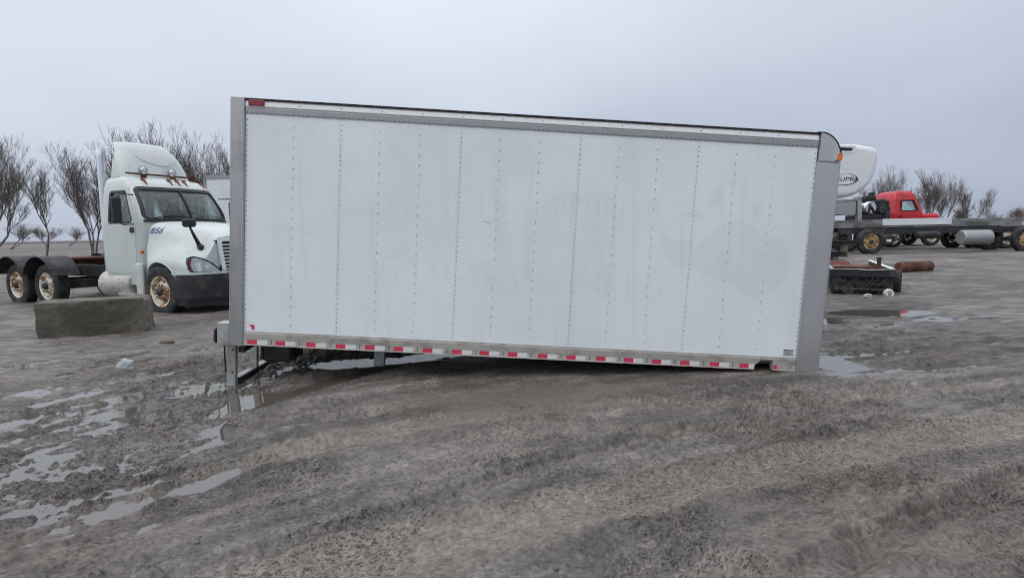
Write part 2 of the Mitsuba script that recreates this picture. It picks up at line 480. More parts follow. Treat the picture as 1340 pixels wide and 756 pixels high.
def make_ground():
    xs = axis_lines(-4.2, 4.2, 0.0095, 420, 1.055)
    ys, y = [], 1.9
    while y < 420:
        ys.append(y)
        y += max(0.0065, 0.42 * y * y / 890) if y < 60 else (y * 0.09)
    back = []
    y, s = 1.9, 0.02
    while y > -260:
        y -= s; s *= 1.14; back.append(y)
    ys = np.r_[np.array(back)[::-1], ys, 420.0]
    X, Y = np.meshgrid(xs, ys)
    h, tan, churn = ground_fields(X, Y)
    fine, fine2 = F(X, Y, 0.045, 0.04, 3, 21), F(X, Y, 0.11, 0.09, 3, 24)
    med = F(X, Y, 0.32, 0.26, 4, 22)
    big = F(X, Y, 2.2, 1.4, 3, 23)
    lng = F(X, Y, 6.0, 1.3, 4, 25)
    rho, arc = np.hypot(X - 10.1, Y + 12.6), np.arctan2(Y + 12.6, X - 10.1) * 18.0
    smear = F(arc, rho, 1.6, 0.13, 4, 26)
    g = np.array([0.132, 0.117, 0.106]); dk = np.array([0.045, 0.040, 0.037]); tn = np.array([0.205, 0.172, 0.142]); br = np.array([0.108, 0.087, 0.073])
    grain = F(X, Y, 0.019, 0.017, 2, 27)
    c = g * np.ones(X.shape + (1,))
    w = np.clip(0.5 + 1.6 * med + 1.2 * big, 0, 1)[..., None]; c = c * (0.70 + 0.60 * w)
    w = np.clip(sm(0.0, 0.28, -big - 0.4 * med), 0, 1)[..., None] * 0.65; c = c * (1 - w) + br * w
    w = np.clip(0.5 + 2.6 * fine2, 0, 1)[..., None]; c = c * (0.82 + 0.36 * w)
    w = np.clip(0.5 + 2.4 * smear, 0, 1)[..., None]; c = c * (0.64 + 0.72 * w)
    gr_ = np.clip(1 + 1.6 * grain, 0.35, 1.6)[..., None]
    w = (sm(0.08, 0.2, fine) * (0.15 + 0.35 * churn))[..., None]; c = c * (1 - w) + dk * w
    w = (sm(0.06, 0.24, lng) * sm(6, 14, Y))[..., None] * 0.6; c = c * (1 - w) + dk * 1.6 * w
    w = 0.85 * tan[..., None] * np.clip(0.9 - 2.0 * np.clip(fine, 0, 0.3)[..., None], 0, 1); c = (c * (1 - w) + tn * w) * gr_
    w = (0.75 * np.clip(1.5 * blob(X + 0.2 * med, Y, 0.15, 5.2, 1.0, 0.45, 0.25), 0, 1))[..., None]; c = c * (1 - w) + np.array([0.125, 0.098, 0.078]) * (0.6 + 0.4 * gr_) * w
    nx, ny = len(xs), len(ys)
    i = np.arange(ny - 1)[:, None] * nx + np.arange(nx - 1)[None]
    i = i.ravel()
    f = np.vstack([np.stack([i, i + 1, i + nx + 1], 1), np.stack([i, i + nx + 1, i + nx], 1)])
    return (np.stack([X, Y, h], -1).reshape(-1, 3), f), c.reshape(-1, 3)


def mud_rough(p, n, uv):                                             # wet and smooth low down, duller on the crests
    w = FB(p.x * 1.7, p.y * 2.3, 2.0, 3)
    k = FB(p.x * 12, p.y * 12, 5.0, 3)
    return dr.clip(0.17 + 0.22 * smoothstep(0.3, 0.7, w) + 0.25 * (k - 0.3) + 2.2 * dr.clip(p.z - 0.02, 0, 0.06), 0.14, 0.8)


def pits(p):                                                        # single dark crumbs and holes, thicker where the mud is churned
    ch = FB(p.x * 1.3, p.y * 1.5, 4.0, 3)
    m = smoothstep(0.40, 0.60, ch)
    wx, wy = p.x + 0.012 * (FB(p.x * 40, p.y * 40, 1.0, 2) - 0.5), p.y + 0.012 * (FB(p.x * 40, p.y * 40, 8.0, 2) - 0.5)
    out = mi.Float(0)
    for f, r in ((27.0, 0.27), (48.0, 0.34), (88.0, 0.36)):
        d, _, q = mikit.voronoi(wx * f, wy * f * 1.15)
        rad = r * dr.clip((q - (0.90 - 0.42 * m)) / 0.4, 0, 1)
        out = dr.maximum(out, smoothstep(rad, rad * 0.55 - 0.02, d) * smoothstep(0.0, 0.08, rad))
    return out


def mud_bump(p, n, uv):
    return 0.9 * FB(p.x * 34, p.y * 42, 7.0, 4) + 0.5 * FB(p.x * 110, p.y * 120, 3.0, 3) - 0.45 * pits(p)


scene['mud_dark'] = {'type': 'principled', 'base_color': {'type': 'rgb', 'value': [0.028, 0.025, 0.023]}, 'roughness': 0.8, 'specular': 0.2}
scene['mud'] = {'type': 'twosided', 'bsdf': {'type': 'bumpmap', 'arbitrary': proc(mud_bump, 2e-3), 'scale': 0.013, 'bsdf': {
    'type': 'blendbsdf', 'weight': proc(lambda p, n, uv: 0.58 * pits(p)), 'a': {'type': 'principled', 'base_color': {'type': 'mesh_attribute', 'name': 'vertex_color'}, 'roughness': proc(mud_rough), 'specular': 0.5},
    'b': {'type': 'ref', 'id': 'mud_dark'}}}}
mat('mud_clods', (0.085, 0.079, 0.076), 0.5, spec=0.5)
scene['pond'] = {'type': 'twosided', 'bsdf': {'type': 'bumpmap', 'arbitrary': proc(lambda p, n, uv: FB(p.x * 3, p.y * 3, 0.0, 2), 4e-3), 'scale': 0.0016,
                 'bsdf': {'type': 'plastic', 'int_ior': 2.1, 'diffuse_reflectance': proc(lambda p, n, uv: mix((0.085, 0.074, 0.062), (0.125, 0.112, 0.098), FB(p.x * 1.1, p.y * 1.4, 0.0, 3)))}}}
(gm, gc) = make_ground()
scene['ground'] = mikit.ply(gm, 'mud', smooth=True, color=gc)
lab('ground', 'churned wet grey mud of the storage yard', 'ground', kind='structure')
P('water', flat(sbox(-60, -20, 60, 60))[0] is None or trimesh.Trimesh(np.array([[-60, -20, 0], [60, -20, 0], [60, 60, 0], [-60, 60, 0.0]]), [[0, 1, 2], [0, 2, 3]]), 'pond',
  label='shallow muddy puddles standing in the ruts and hollows', category='water', kind='structure')


def make_clods():
    r = np.random.default_rng(5)
    n = 7000
    yy = 1.9 + 8.0 * r.random(n) ** 1.6
    xx = (r.random(n) * 2 - 1) * np.minimum(yy * 0.95 + 0.3, 7)
    zone = F(xx, yy, 0.8, 0.7, 3, 3) + 0.8 * F(xx, yy, 0.25, 0.25, 2, 41)
    keep = zone > 0.16
    xx, yy = xx[keep], yy[keep]
    n = len(xx)
    hz, tan, _ = ground_fields(xx, yy)
    ok = hz > 0.0
    s = 0.003 + 0.008 * r.random(n) ** 4.0
    base = trimesh.creation.icosphere(subdivisions=0)
    bv, bf = np.array(base.vertices), np.array(base.faces)
    V, Fc, o = [], [], 0
    for k in np.nonzero(ok)[0]:
        v = bv * (0.65 + 0.7 * r.random((len(bv), 1))) * s[k] * np.array([1.0 + 0.8 * r.random(), 1.0 + 0.5 * r.random(), 0.55 + 0.35 * r.random()])
        a = r.random() * 6.28
        v = v @ np.array([[math.cos(a), -math.sin(a), 0], [math.sin(a), math.cos(a), 0], [0, 0, 1.0]])
        V.append(v + [xx[k], yy[k], hz[k] + s[k] * 0.2]); Fc.append(bf + o); o += len(bv)
    return np.vstack(V), np.vstack(Fc)


P('mud_clod', make_clods(), 'mud_clods', smooth=True, label='small dark clods and stones scattered over the mud', category='mud', kind='stuff')


def gz(x, y):
    return float(ground_fields(np.array([float(x)]), np.array([float(y)]))[0][0])
#@@NEXT@@

# ------------------------------------------------------------------ the dismounted white truck box in the middle
def rot_box(rx, ry, rz):
    c, s = math.cos, math.sin
    return np.array([[c(rz), -s(rz), 0], [s(rz), c(rz), 0], [0, 0, 1]]) @ np.array([[c(ry), 0, s(ry)], [0, 1, 0], [-s(ry), 0, c(ry)]]) @ np.array([[1, 0, 0], [0, c(rx), -s(rx)], [0, s(rx), c(rx)]])


BM = np.eye(4)
BM[:3, :3] = rot_box(math.radians(0.29), math.radians(4.10), math.radians(1.33))
BM[:3, 3] = (-2.811, 5.969, 0.431)
BW = TW(BM)
BL, BH, BD = 5.847, 2.498, 2.44                                      # sheeted length, height, width
lab('truck_box', 'large white riveted truck box body with faded lettering, nose down in the mud', 'truck box')


def wav(u, v):
    q = np.stack([u / 0.75, v / 0.6, 0 * u + 4.2], -1)
    return 0.0065 * (meshkit.fbm(q, 2, 11) - 0.5)


def panel_mesh(u0, u1, v0, v1):
    nu, nv = max(2, int((u1 - u0) / 0.04)), int((v1 - v0) / 0.04)
    us, vs = np.linspace(u0, u1, nu), np.linspace(v0, v1, nv)
    us, vs = np.r_[u0, us, u1], np.r_[v0, vs, v1]
    U, V = np.meshgrid(us, vs)
    W = -0.004 + wav(U, V)
    W[0], W[-1], W[:, 0], W[:, -1] = 0.004, 0.004, 0.004, 0.004
    n, m = len(vs), len(us)
    i = (np.arange(n - 1)[:, None] * m + np.arange(m - 1)[None]).ravel()
    f = np.vstack([np.stack([i, i + 1, i + m + 1], 1), np.stack([i, i + m + 1, i + m], 1)])
    return trimesh.Trimesh(np.stack([U, W, V], -1).reshape(-1, 3), f, process=False)


def dome(r, h, n=7):
    th = np.arange(n) * 2 * np.pi / n
    v = [[r * c, 0, r * s] for c, s in zip(np.cos(th), np.sin(th))] + [[0.6 * r * c, -h, 0.6 * r * s] for c, s in zip(np.cos(th), np.sin(th))] + [[0, -h * 1.15, 0]]
    f = []
    for k in range(n):
        l = (k + 1) % n
        f += [[k, l, n + l], [k, n + l, n + k], [n + k, n + l, 2 * n]]
    return np.array(v), np.array(f)


def rivets(pos, r=0.0065, h=0.003):
    bv, bf = dome(r, h)
    V = [bv + p for p in pos]
    return np.vstack(V), np.vstack([bf + k * len(bv) for k in range(len(pos))])


V0, V1 = 0.146, 2.362
joints = [0.0, 0.94, 0.94 + 3 * 0.4064, 0.94 + 6 * 0.4064, 0.94 + 9 * 0.4064, BL]
mids = {0: [0.477], 1: [0.94 + .4064, 0.94 + .8128], 2: [0.94 + 4 * .4064, 0.94 + 5 * .4064], 3: [0.94 + 7 * .4064, 0.94 + 8 * .4064], 4: [0.94 + 10 * .4064, 0.94 + 11 * .4064]}
rr_ = np.random.default_rng(3)
for k in range(5):
    key = P('truck_box__side_panel', panel_mesh(joints[k] + 0.0008, joints[k + 1] - 0.0008, V0, V1), 'panel_white', BW, smooth=40)
    pos = []
    v_j, v_m = np.arange(V0 + 0.03, V1 - 0.03, 0.0505), np.arange(V0 + 0.075, V1 - 0.05, 0.101)
    for u in mids[k]:
        pos += [(u + rr_.normal(0, 0.0012), v) for v in v_m]
    pos += [(joints[k] + 0.014, v) for v in v_j]
    if k == 4:
        pos += [(BL - 0.014, v) for v in v_j]
    pos = np.array(pos)
    pos3 = np.stack([pos[:, 0], -0.004 + wav(pos[:, 0], pos[:, 1]), pos[:, 1]], -1)
    P(f'{key}__rivet', rivets(pos3), 'rivet_grey', BW, smooth=False, kind='stuff', label='vertical rows of small dark rivets')

# structure of the box behind the sheets
P('truck_box__side_wall', bx(0, BL, 0.006, 0.05, 0.10, BH - 0.03), 'panel_white', BW)
P('truck_box__side_wall', bx(0, BL, BD - 0.05, BD, 0.0, BH - 0.03), 'panel_white', BW)
P('truck_box__floor', bx(0.0, BL + 0.1, 0.052, BD - 0.052, 0.06, 0.12), 'plywood', BW)
P('truck_box__roof', bx(-0.13, BL + 0.02, -0.018, BD + 0.018, BH - 0.004, BH + 0.012, 0.004), 'dark_lip', BW)
P('truck_box__front_wall', bx(BL + 0.21, BL + 0.25, 0.06, BD - 0.06, 0.06, BH - 0.32), 'panel_white', BW)
rear = bx(-0.135, -0.095, 0.14, BD - 0.14, 0.05, BH - 0.2)
P('truck_box__rear_door', rear, 'panel_white', BW)
P('truck_box__rear_header', bx(-0.147, -0.02, 0.12, BD - 0.12, BH - 0.2, BH - 0.006), 'stainless', BW)
# top rail: a white cove that leans back, the seam at a third, and the grey riveted trim below it
prof = Polygon([(-0.012, 2.424), (-0.020, 2.432), (-0.012, 2.470), (0.008, 2.4935), (0.05, 2.4935), (0.05, 2.424)])
for u0, u1 in ((0.002, 2.81), (2.813, BL - 0.002)):
    k_ = P('truck_box__top_rail', ext(prof, u1 - u0, 'yz', u0), 'top_rail_white', BW)
P('truck_box__top_rail__rivet', rivets([(u, -0.0165, 2.455) for u in np.arange(0.55, BL, 0.4064)], 0.006, 0.004), 'rivet_grey', BW, kind='stuff', label='widely spaced screws along the white top rail')
k_ = P('truck_box__trim_strip', ext(Polygon([(-0.014, 2.360), (-0.0155, 2.364), (-0.0155, 2.415), (-0.012, 2.4225), (0.05, 2.4225), (0.05, 2.360)]), BL - 0.004, 'yz', 0.002), 'trim_grey', BW)
P(k_ + '__rivet', rivets([(u, -0.0155, 2.370) for u in np.arange(0.02, BL, 0.0505)], 0.006, 0.003), 'rivet_grey', BW, kind='stuff', label='close row of rivets along the grey trim')
# bottom rail with ribs, a torn notch near the nose, tape and bolt pairs
notch = Polygon([(5.398, -0.1), (5.402, 0.03), (5.418, 0.075), (5.43, 0.062), (5.445, 0.088), (5.47, 0.108), (5.598, 0.112), (5.600, -0.1)])
rail = Polygon([(0, 0), (BL, 0), (BL, 0.143), (0, 0.143)]).difference(notch)
ribs = [(-0.016, 0.0, 0.0705), (-0.022, 0.072, 0.078), (-0.011, 0.0785, 0.0925), (-0.022, 0.093, 0.099), (-0.011, 0.0995, 0.1165), (-0.022, 0.117, 0.123), (-0.012, 0.1235, 0.143)]
ms = [ext(rail.intersection(sbox(-1, a, 9, b)), 0.05 - w0, 'xz', w0) for w0, a, b in ribs]
ms.append(ext(rail.intersection(sbox(-1, -0.003, 9, 0.0035)), 0.07, 'xz', -0.022))
k_ = P('truck_box__bottom_rail', cat(*ms), 'aluminium', BW)
pos = []
tap = mikit.ply(ext(Polygon([(0, 0), (0.1, 0), (0.1, 0.047), (0, 0.047)]), 0.0012, 'xz', -0.0173), 'tape_red')
tapw = mikit.ply(ext(Polygon([(0, 0), (0.106, 0), (0.106, 0.047), (0, 0.047)]), 0.0012, 'xz', -0.0173), 'tape_white')
offs = [0.039, 0.329, 0.646, 0.954, 1.259, 1.558, 1.865, 2.173, 2.46, 2.759, 3.077, 3.38, 3.698, 3.994, 4.295, 4.599, 4.919, 5.238]
for k, u in enumerate(offs):
    P('truck_box__red_reflector', tap, None, BW @ T().translate([u, 0, 0.012 + 0.001 * math.sin(k * 1.7)]))
    if k != 17:
        P('truck_box__white_reflector', tapw, None, BW @ T().translate([u + 0.1015, 0, 0.012 + 0.001 * math.sin(k * 1.7)]))
    if k != 17:
        pos += [(u + 0.250, -0.016, 0.055), (u + 0.250, -0.016, 0.030)]
P('truck_box__red_reflector', ext(sbox(5.604, 0.014, 5.645, 0.058), 0.0012, 'xz', -0.0173), 'tape_red', BW, label='torn stub of red reflective tape beside the rail notch')
P('truck_box__white_reflector', ext(sbox(5.3405, 0.012, 5.396, 0.059), 0.0012, 'xz', -0.0173), 'tape_white', BW)
pos += [(5.79, -0.016, 0.05), (5.79, -0.016, 0.03)]
P(k_ + '__bolt', rivets(pos, 0.0075, 0.006), 'ink_dark', BW, kind='stuff', label='pairs of dark bolts between the tapes')
# rear corner post and nose post, with the rounded corner casting
P('truck_box__corner_post', cat(ext(rpoly([(-0.147, -0.03), (-0.002, -0.03), (-0.002, 0.14), (-0.147, 0.14)], 0.012), 2.512, 'xy', -0.004)), 'stainless', BW, smooth=30, label='stainless rear corner post')
P('truck_box__corner_post', ext(rpoly([(-0.147, BD - 0.14), (-0.002, BD - 0.14), (-0.002, BD + 0.03), (-0.147, BD + 0.03)], 0.012), 2.512, 'xy', -0.004), 'stainless', BW, smooth=30)


mat('nose_metal', proc(lambda p, n, uv: mix((0.60, 0.61, 0.625), (0.50, 0.505, 0.515), FB(p.x * 9 + p.y * 9, p.z * 1.6, 2.0, 3)) * (1 - 0.25 * smoothstep(0.5, 0.25, p.z) * FB(p.x * 5, p.z * 6, 4.0, 3))), 0.42, metal=0.75)


def nose_poly(flip=False):
    a = np.linspace(-math.pi / 2, 0, 10)
    pts = [(BL + 0.002, -0.026)] + [(6.108 - 0.035 + 0.035 * math.cos(t), -0.026 + 0.035 + 0.035 * math.sin(t)) for t in a] + [(6.108, 0.3), (6.09, 0.3), (6.09, 0.02), (6.0, 0.01), (BL + 0.002, 0.01)]
    if flip:
        pts = [(x, BD - y) for x, y in pts]
    return Polygon(pts)


np_ = ext(nose_poly(), 2.212 + 0.03, 'xy', -0.03)
cut = cat(bx(5.6, 5.985, -0.3, 0.6, -0.2, 0.004))
wedge = trimesh.convex.convex_hull(np.array([[x, y, z] for x, z in ((6.02, -0.12), (6.02, -0.028), (6.2, 0.10), (6.2, -0.12)) for y in (-0.3, 0.6)]))
np_ = sub(np_, cut, wedge)
P('truck_box__nose_post', np_, 'nose_metal', BW, smooth=25, label='wide stainless front corner post with cut lower corner')
P('truck_box__nose_post', ext(nose_poly(True), 2.212, 'xy', 0.0), 'stainless', BW, smooth=25)


def cap_mesh(flip=False):
    a = np.linspace(math.pi / 2, 0.12, 9)
    # outline in (u, v): flat top then a quarter round down to the post
    out = [(BL + 0.012, 2.508)] + [(5.862 + 0.226 * math.cos(t), 2.236 + 0.272 * math.sin(t)) for t in a] + [(6.092, 2.218), (BL + 0.012, 2.218)]
    pl = Polygon(out)
    m = cat(ext(pl.buffer(-0.008), 0.03, 'xz', -0.033), ext(pl, 0.2, 'xz', -0.026))
    if flip:
        v = m.vertices.copy(); v[:, 1] = BD - v[:, 1]; m = trimesh.Trimesh(v, m.faces[:, ::-1], process=False)
    return m


k_ = P('truck_box__nose_cap', cap_mesh(), 'nose_metal', BW, label='rounded cast upper front corner cap')
P('truck_box__nose_cap', cap_mesh(True), 'stainless', BW)
a = np.linspace(math.pi / 2, 0.12, 9)
curve = [(BL - 0.02, 2.5085)] + [(5.862 + 0.227 * math.cos(t), 2.237 + 0.273 * math.sin(t)) for t in a]
strip = LineString(curve).buffer(0.006, cap_style=2).difference(Polygon([(5.0, 2.0)] + [(BL - 0.02, 2.0), (BL - 0.02, 2.5086)] + curve[1:] + [(6.1, 2.0)]))
P('truck_box__nose_roof', ext(strip, BD + 0.07, 'xz', -0.036), 'dark_lip', BW, label='curved dark roof edge over the nose')
k2 = P('truck_box__marker_lamp', ext(rpoly([(6.035, 2.232), (6.08, 2.232), (6.08, 2.305), (6.035, 2.305)], 0.01), 0.035, 'xz', -0.068), 'lens_amber', BW, label='small amber marker lamp on the nose corner')
P(k2 + '__base', bx(6.022, 6.034, -0.06, -0.026, 2.234, 2.302), 'chrome', BW)
P('truck_box__marker_lamp', bx(0.034, 0.19, -0.034, -0.012, 2.436, 2.492, 0.006), 'lens_red', BW, label='rectangular red marker lamp at the top rear corner')
# stickers
P('truck_box__corner_sticker', ext(Polygon([(0.055, 0.216), (0.109, 0.214), (0.108, 0.165), (0.083, 0.163), (0.080, 0.190), (0.066, 0.197)]), 0.0012, 'xz', -0.0085), 'tape_red', BW, label='small red torn sticker at the lower rear corner')
k_ = P('truck_box__data_label', ext(sbox(5.705, 0.163, 5.812, 0.232), 0.0012, 'xz', -0.0085), 'label_grey', BW, label='small grey data label at the lower front corner')
P(k_ + '__print', cat(ext(sbox(5.708, 0.219, 5.809, 0.229), 0.0004, 'xz', -0.0089), *[ext(sbox(5.715, 0.170 + 0.011 * j, 5.715 + l, 0.173 + 0.011 * j), 0.0004, 'xz', -0.0089) for j, l in enumerate((0.08, 0.06, 0.085, 0.07))]), 'ink_dark', BW)


# ---- ghosts of removed lettering and of a fruit emblem
def ring_(cx, cy, rx, ry, tx, ty):
    e = affinity.scale(Point(0, 0).buffer(1, quad_segs=12), rx, ry); i = affinity.scale(Point(0, 0).buffer(1, quad_segs=12), rx - tx, ry - ty)
    return affinity.translate(e.difference(i), cx, cy)


def st(x0, y0, x1, y1, w):
    return LineString([(x0, y0), (x1, y1)]).buffer(w / 2, cap_style=2)


def stem(x, a=0.0, b=1.0, w=0.13, s=0.15):
    return shapely.union_all([sbox(x - w / 2, a, x + w / 2, b), sbox(x - s, a, x + s, a + 0.035), sbox(x - s, b - 0.035, x + s, b)])


def glyph(c):
    U = shapely.union_all
    if c == 'P': return U([stem(0.18), ring_(0.33, 0.75, 0.27, 0.25, 0.11, 0.05).intersection(sbox(0.18, 0, 1, 1))]), 0.66
    if c == 'R': return U([stem(0.18), ring_(0.33, 0.75, 0.27, 0.25, 0.11, 0.05).intersection(sbox(0.18, 0, 1, 1)), st(0.34, 0.52, 0.66, 0.0, 0.12)]), 0.72
    if c == 'O': return ring_(0.36, 0.5, 0.33, 0.51, 0.12, 0.05), 0.74
    if c == 'D': return U([stem(0.18), ring_(0.25, 0.5, 0.42, 0.5, 0.12, 0.05).intersection(sbox(0.2, 0, 1, 1))]), 0.74
    if c == 'U': return U([sbox(0.10, 0.3, 0.23, 1), sbox(0.58, 0.3, 0.63, 1), sbox(0.02, 0.965, 0.32, 1), sbox(0.48, 0.965, 0.73, 1), ring_(0.365, 0.3, 0.265, 0.31, 0.09, 0.06).intersection(sbox(0, -1, 1, 0.3))]), 0.74
    if c == 'C': return ring_(0.38, 0.5, 0.35, 0.51, 0.12, 0.05).difference(sbox(0.56, 0.30, 1, 0.70)), 0.72
    if c == 'E': return U([stem(0.18), sbox(0.18, 0.965, 0.58, 1), sbox(0.18, 0, 0.6, 0.035), sbox(0.18, 0.49, 0.45, 0.525), sbox(0.55, 0.8, 0.58, 1), sbox(0.57, 0, 0.6, 0.2)]), 0.66
    if c == 'S': return U([ring_(0.28, 0.74, 0.24, 0.26, 0.09, 0.06).difference(sbox(0.28, 0.3, 1, 0.78)), ring_(0.30, 0.26, 0.26, 0.27, 0.11, 0.06).difference(sbox(-1, 0.22, 0.30, 0.7))]), 0.62
    if c == 'N': return U([sbox(0.12, 0, 0.17, 1), sbox(0.62, 0, 0.67, 1), st(0.14, 1, 0.65, 0, 0.14), sbox(0.02, 0, 0.27, 0.035), sbox(0.52, 0.965, 0.77, 1)]), 0.82
    if c == 'W': return U([st(0.1, 1, 0.3, 0, 0.12), st(0.3, 0, 0.48, 1, 0.05), st(0.48, 1, 0.68, 0, 0.12), st(0.68, 0, 0.88, 1, 0.05)]), 1.0
    if c == 'H': return U([stem(0.18), stem(0.62), sbox(0.18, 0.48, 0.62, 0.52)]), 0.84
    if c == 'L': return U([stem(0.18), sbox(0.18, 0, 0.58, 0.035), sbox(0.55, 0, 0.58, 0.22)]), 0.64
    if c == '1': return U([stem(0.3, w=0.13, s=0.2), st(0.1, 0.82, 0.3, 0.96, 0.05)]).difference(sbox(0.37, 0.96, 0.6, 1.1)), 0.62
    if c == '5': return U([sbox(0.12, 0.90, 0.56, 1.0), st(0.14, 0.95, 0.12, 0.56, 0.05), ring_(0.26, 0.30, 0.29, 0.32, 0.12, 0.05).difference(sbox(-1, 0.12, 0.14, 0.6)), sbox(0.08, 0.55, 0.30, 0.60)]), 0.64
    if c == '9': return U([ring_(0.31, 0.68, 0.27, 0.33, 0.12, 0.05), ring_(-0.02, 0.62, 0.60, 0.63, 0.11, 0.05).intersection(sbox(0.08, -0.1, 1, 0.62))]), 0.66
    if c == '6': return affinity.rotate(glyph('9')[0], 180, origin=(0.32, 0.5)), 0.66
    if c == '4': return U([sbox(0.36, 0, 0.49, 1), st(0.40, 0.97, 0.03, 0.27, 0.06), sbox(0.0, 0.24, 0.64, 0.31), sbox(0.24, 0, 0.6, 0.035)]), 0.68
    if c == '3': return U([ring_(0.26, 0.75, 0.23, 0.26, 0.10, 0.05).difference(sbox(-1, 0.5, 0.22, 0.86)), ring_(0.26, 0.28, 0.29, 0.29, 0.13, 0.05).difference(sbox(-1, 0.12, 0.22, 0.7))]), 0.62
    if c == '7': return U([sbox(0.05, 0.90, 0.60, 1.0), st(0.57, 0.93, 0.22, 0.0, 0.11), sbox(0.05, 0.78, 0.08, 1.0)]), 0.64
    if c == '-': return sbox(0.05, 0.34, 0.33, 0.42), 0.42
    return None, 0.42


def ghost_text(txt, u0, u1, v0, v1, hgt):
    gs, x = [], 0.0
    for c in txt:
        g, w = glyph(c)
        if g is not None:
            gs.append((g, x))
        x += w + 0.06
    s = (u1 - u0) / x
    out = [affinity.affine_transform(g, [s, 0, s * (v1 - v0) / (u1 - u0), hgt, u0 + gx * s, v0 + gx * s * (v1 - v0) / (u1 - u0)]) for g, gx in gs]
    return shapely.union_all([o.buffer(0) for o in out])


def ghost(poly, off=0.0005):
    vs, f = flat(poly, 0.05)
    return trimesh.Trimesh(np.stack([vs[:, 0], -0.004 - off + wav(vs[:, 0], vs[:, 1]), vs[:, 1]], -1), f, process=False)


for w_, a_, b_, v0_, v1_, h_ in (('SNO', 1.38, 1.86, 1.435, 1.437, 0.255), ('H', 2.02, 2.20, 1.437, 1.438, 0.255), ('LL', 2.36, 2.66, 1.439, 1.440, 0.255), ('E', 2.90, 3.05, 1.441, 1.442, 0.255), ('PRODUCE', 3.14, 4.345, 1.446, 1.450, 0.285)):
    P('truck_box__faded_lettering', ghost(ghost_text(w_, a_, b_, v0_, v1_, h_)), 'ghost_white', BW, label='faint ghost of removed company name, ' + w_)
P('truck_box__faded_line', ghost(sbox(1.43, 1.394, 4.345, 1.412)), 'ghost_white', BW)
P('truck_box__faded_phone_number', ghost(ghost_text('519-439-7416', 1.375, 4.39, 0.665, 0.69, 0.345)), 'ghost_white', BW, label='faint ghost of removed phone number')
x_ = 1.515
for w_ in ('21', 'MAITLAND', 'STREET,', 'LONDON,', 'ONTARIO', 'N6B'):
    tm = meshkit.text_mesh(w_, 0.085, 0.001)
    tv = tm.vertices
    uu_, vv_ = x_ + tv[:, 0] * 1.18, 1.232 - 0.012 * (x_ - 1.515) / 2.7 + tv[:, 1]
    P('truck_box__faded_address', trimesh.Trimesh(np.stack([uu_, -0.0045 + wav(uu_, vv_) - 0.0003 * (tv[:, 2] > 0.0005), vv_], -1), tm.faces, process=False), 'ghost_white', BW, label='faint ghost of removed address line, ' + w_)
    x_ = uu_.max() + 0.075
ell = lambda cx, cy, rx, ry, an=0: affinity.translate(affinity.rotate(affinity.scale(Point(0, 0).buffer(1, quad_segs=16), rx, ry), an, origin=(0, 0)), cx, cy)
leaf = lambda cx, cy, L, W, an: affinity.translate(affinity.rotate(ell(0, W * 0.9, L, W * 1.5).intersection(ell(0, -W * 0.9, L, W * 1.5)), an, origin=(0, 0)), cx, cy)
fruit = shapely.union_all([ell(5.33, 1.10, 0.30, 0.33), ell(5.46, 1.14, 0.22, 0.28), ell(5.08, 1.24, 0.30, 0.33), ell(4.90, 1.17, 0.27, 0.22),
                           ell(5.15, 1.42, 0.16, 0.13), Polygon([(4.32, 1.345), (4.45, 1.29), (4.63, 1.34), (4.63, 1.04), (4.47, 1.06), (4.36, 1.17)]).buffer(0.02),
                           leaf(4.83, 1.79, 0.15, 0.10, 60), leaf(5.28, 1.68, 0.11, 0.06, 70), st(5.08, 1.52, 5.13, 1.62, 0.03), st(5.36, 1.42, 5.52, 1.55, 0.03), Polygon([(4.44, 1.58), (4.62, 1.66), (4.74, 1.60), (4.70, 1.55)])])
mat('ghost_grey', proc(lambda p, n, uv: panel_col(p, n, uv) * 0.948), proc(panel_rough))
P('truck_box__faded_emblem', ghost(fruit.buffer(0.006).buffer(-0.006)), 'ghost_grey', BW, label='faint ghost of fruit shaped emblem')
P('truck_box__scuff', ghost(shapely.union_all([st(2.43, 1.418, 2.50, 1.402, 0.006), st(2.46, 1.404, 2.52, 1.400, 0.004)]), 0.0012), 'label_grey', BW, label='small dark scuff on the panel')

# ---- underside and tail
for j in range(15):
    P('truck_box__cross_member', cat(bx(0.12 + j * 0.40, 0.18 + j * 0.40, 0.06, BD - 0.06, -0.02, -0.012), bx(0.147 + j * 0.40, 0.153 + j * 0.40, 0.06, BD - 0.06, -0.012, 0.052), bx(0.12 + j * 0.40, 0.18 + j * 0.40, 0.06, BD - 0.06, 0.052, 0.0585)), 'frame_black', BW)
for y in (0.80, 1.60):
    P('truck_box__long_sill', bx(0.05, 5.2, y, y + 0.07, -0.135, -0.0225, 0.005), 'frame_black', BW)
P('truck_box__tail_box', cat(bx(-0.275, -0.152, -0.012, 0.14, -0.022, 0.222, 0.006)), 'galvanised', BW, label='galvanised bracket box at the tail corner')
P('truck_box__dock_bumper', bx(-0.325, -0.276, 0.0, 0.12, 0.0, 0.16, 0.02), 'gasket_black', BW, label='black rubber dock bumper')
P('truck_box__tail_leg', cat(bx(-0.178, -0.088, 0.0, 0.06, -0.475, -0.006, 0.006)), 'galvanised', BW, label='galvanised near leg of the tail frame')
P('truck_box__tail_leg', bx(-0.165, -0.09, 0.55, 0.61, -0.40, 0.0, 0.006), 'galvanised', BW)
P('truck_box__tail_leg', bx(-0.165, -0.09, 1.85, 1.91, -0.40, 0.0, 0.006), 'galvanised', BW)
P('truck_box__tail_beam', cat(bx(-0.170, -0.089, 0.0605, 2.38, -0.468, -0.375, 0.006)), 'galvanised', BW, label='low galvanised beam running across the tail')
P('truck_box__beam_face', bx(-0.0885, -0.070, 0.063, 2.37, -0.466, -0.372, 0.003), 'gasket_black', BW)
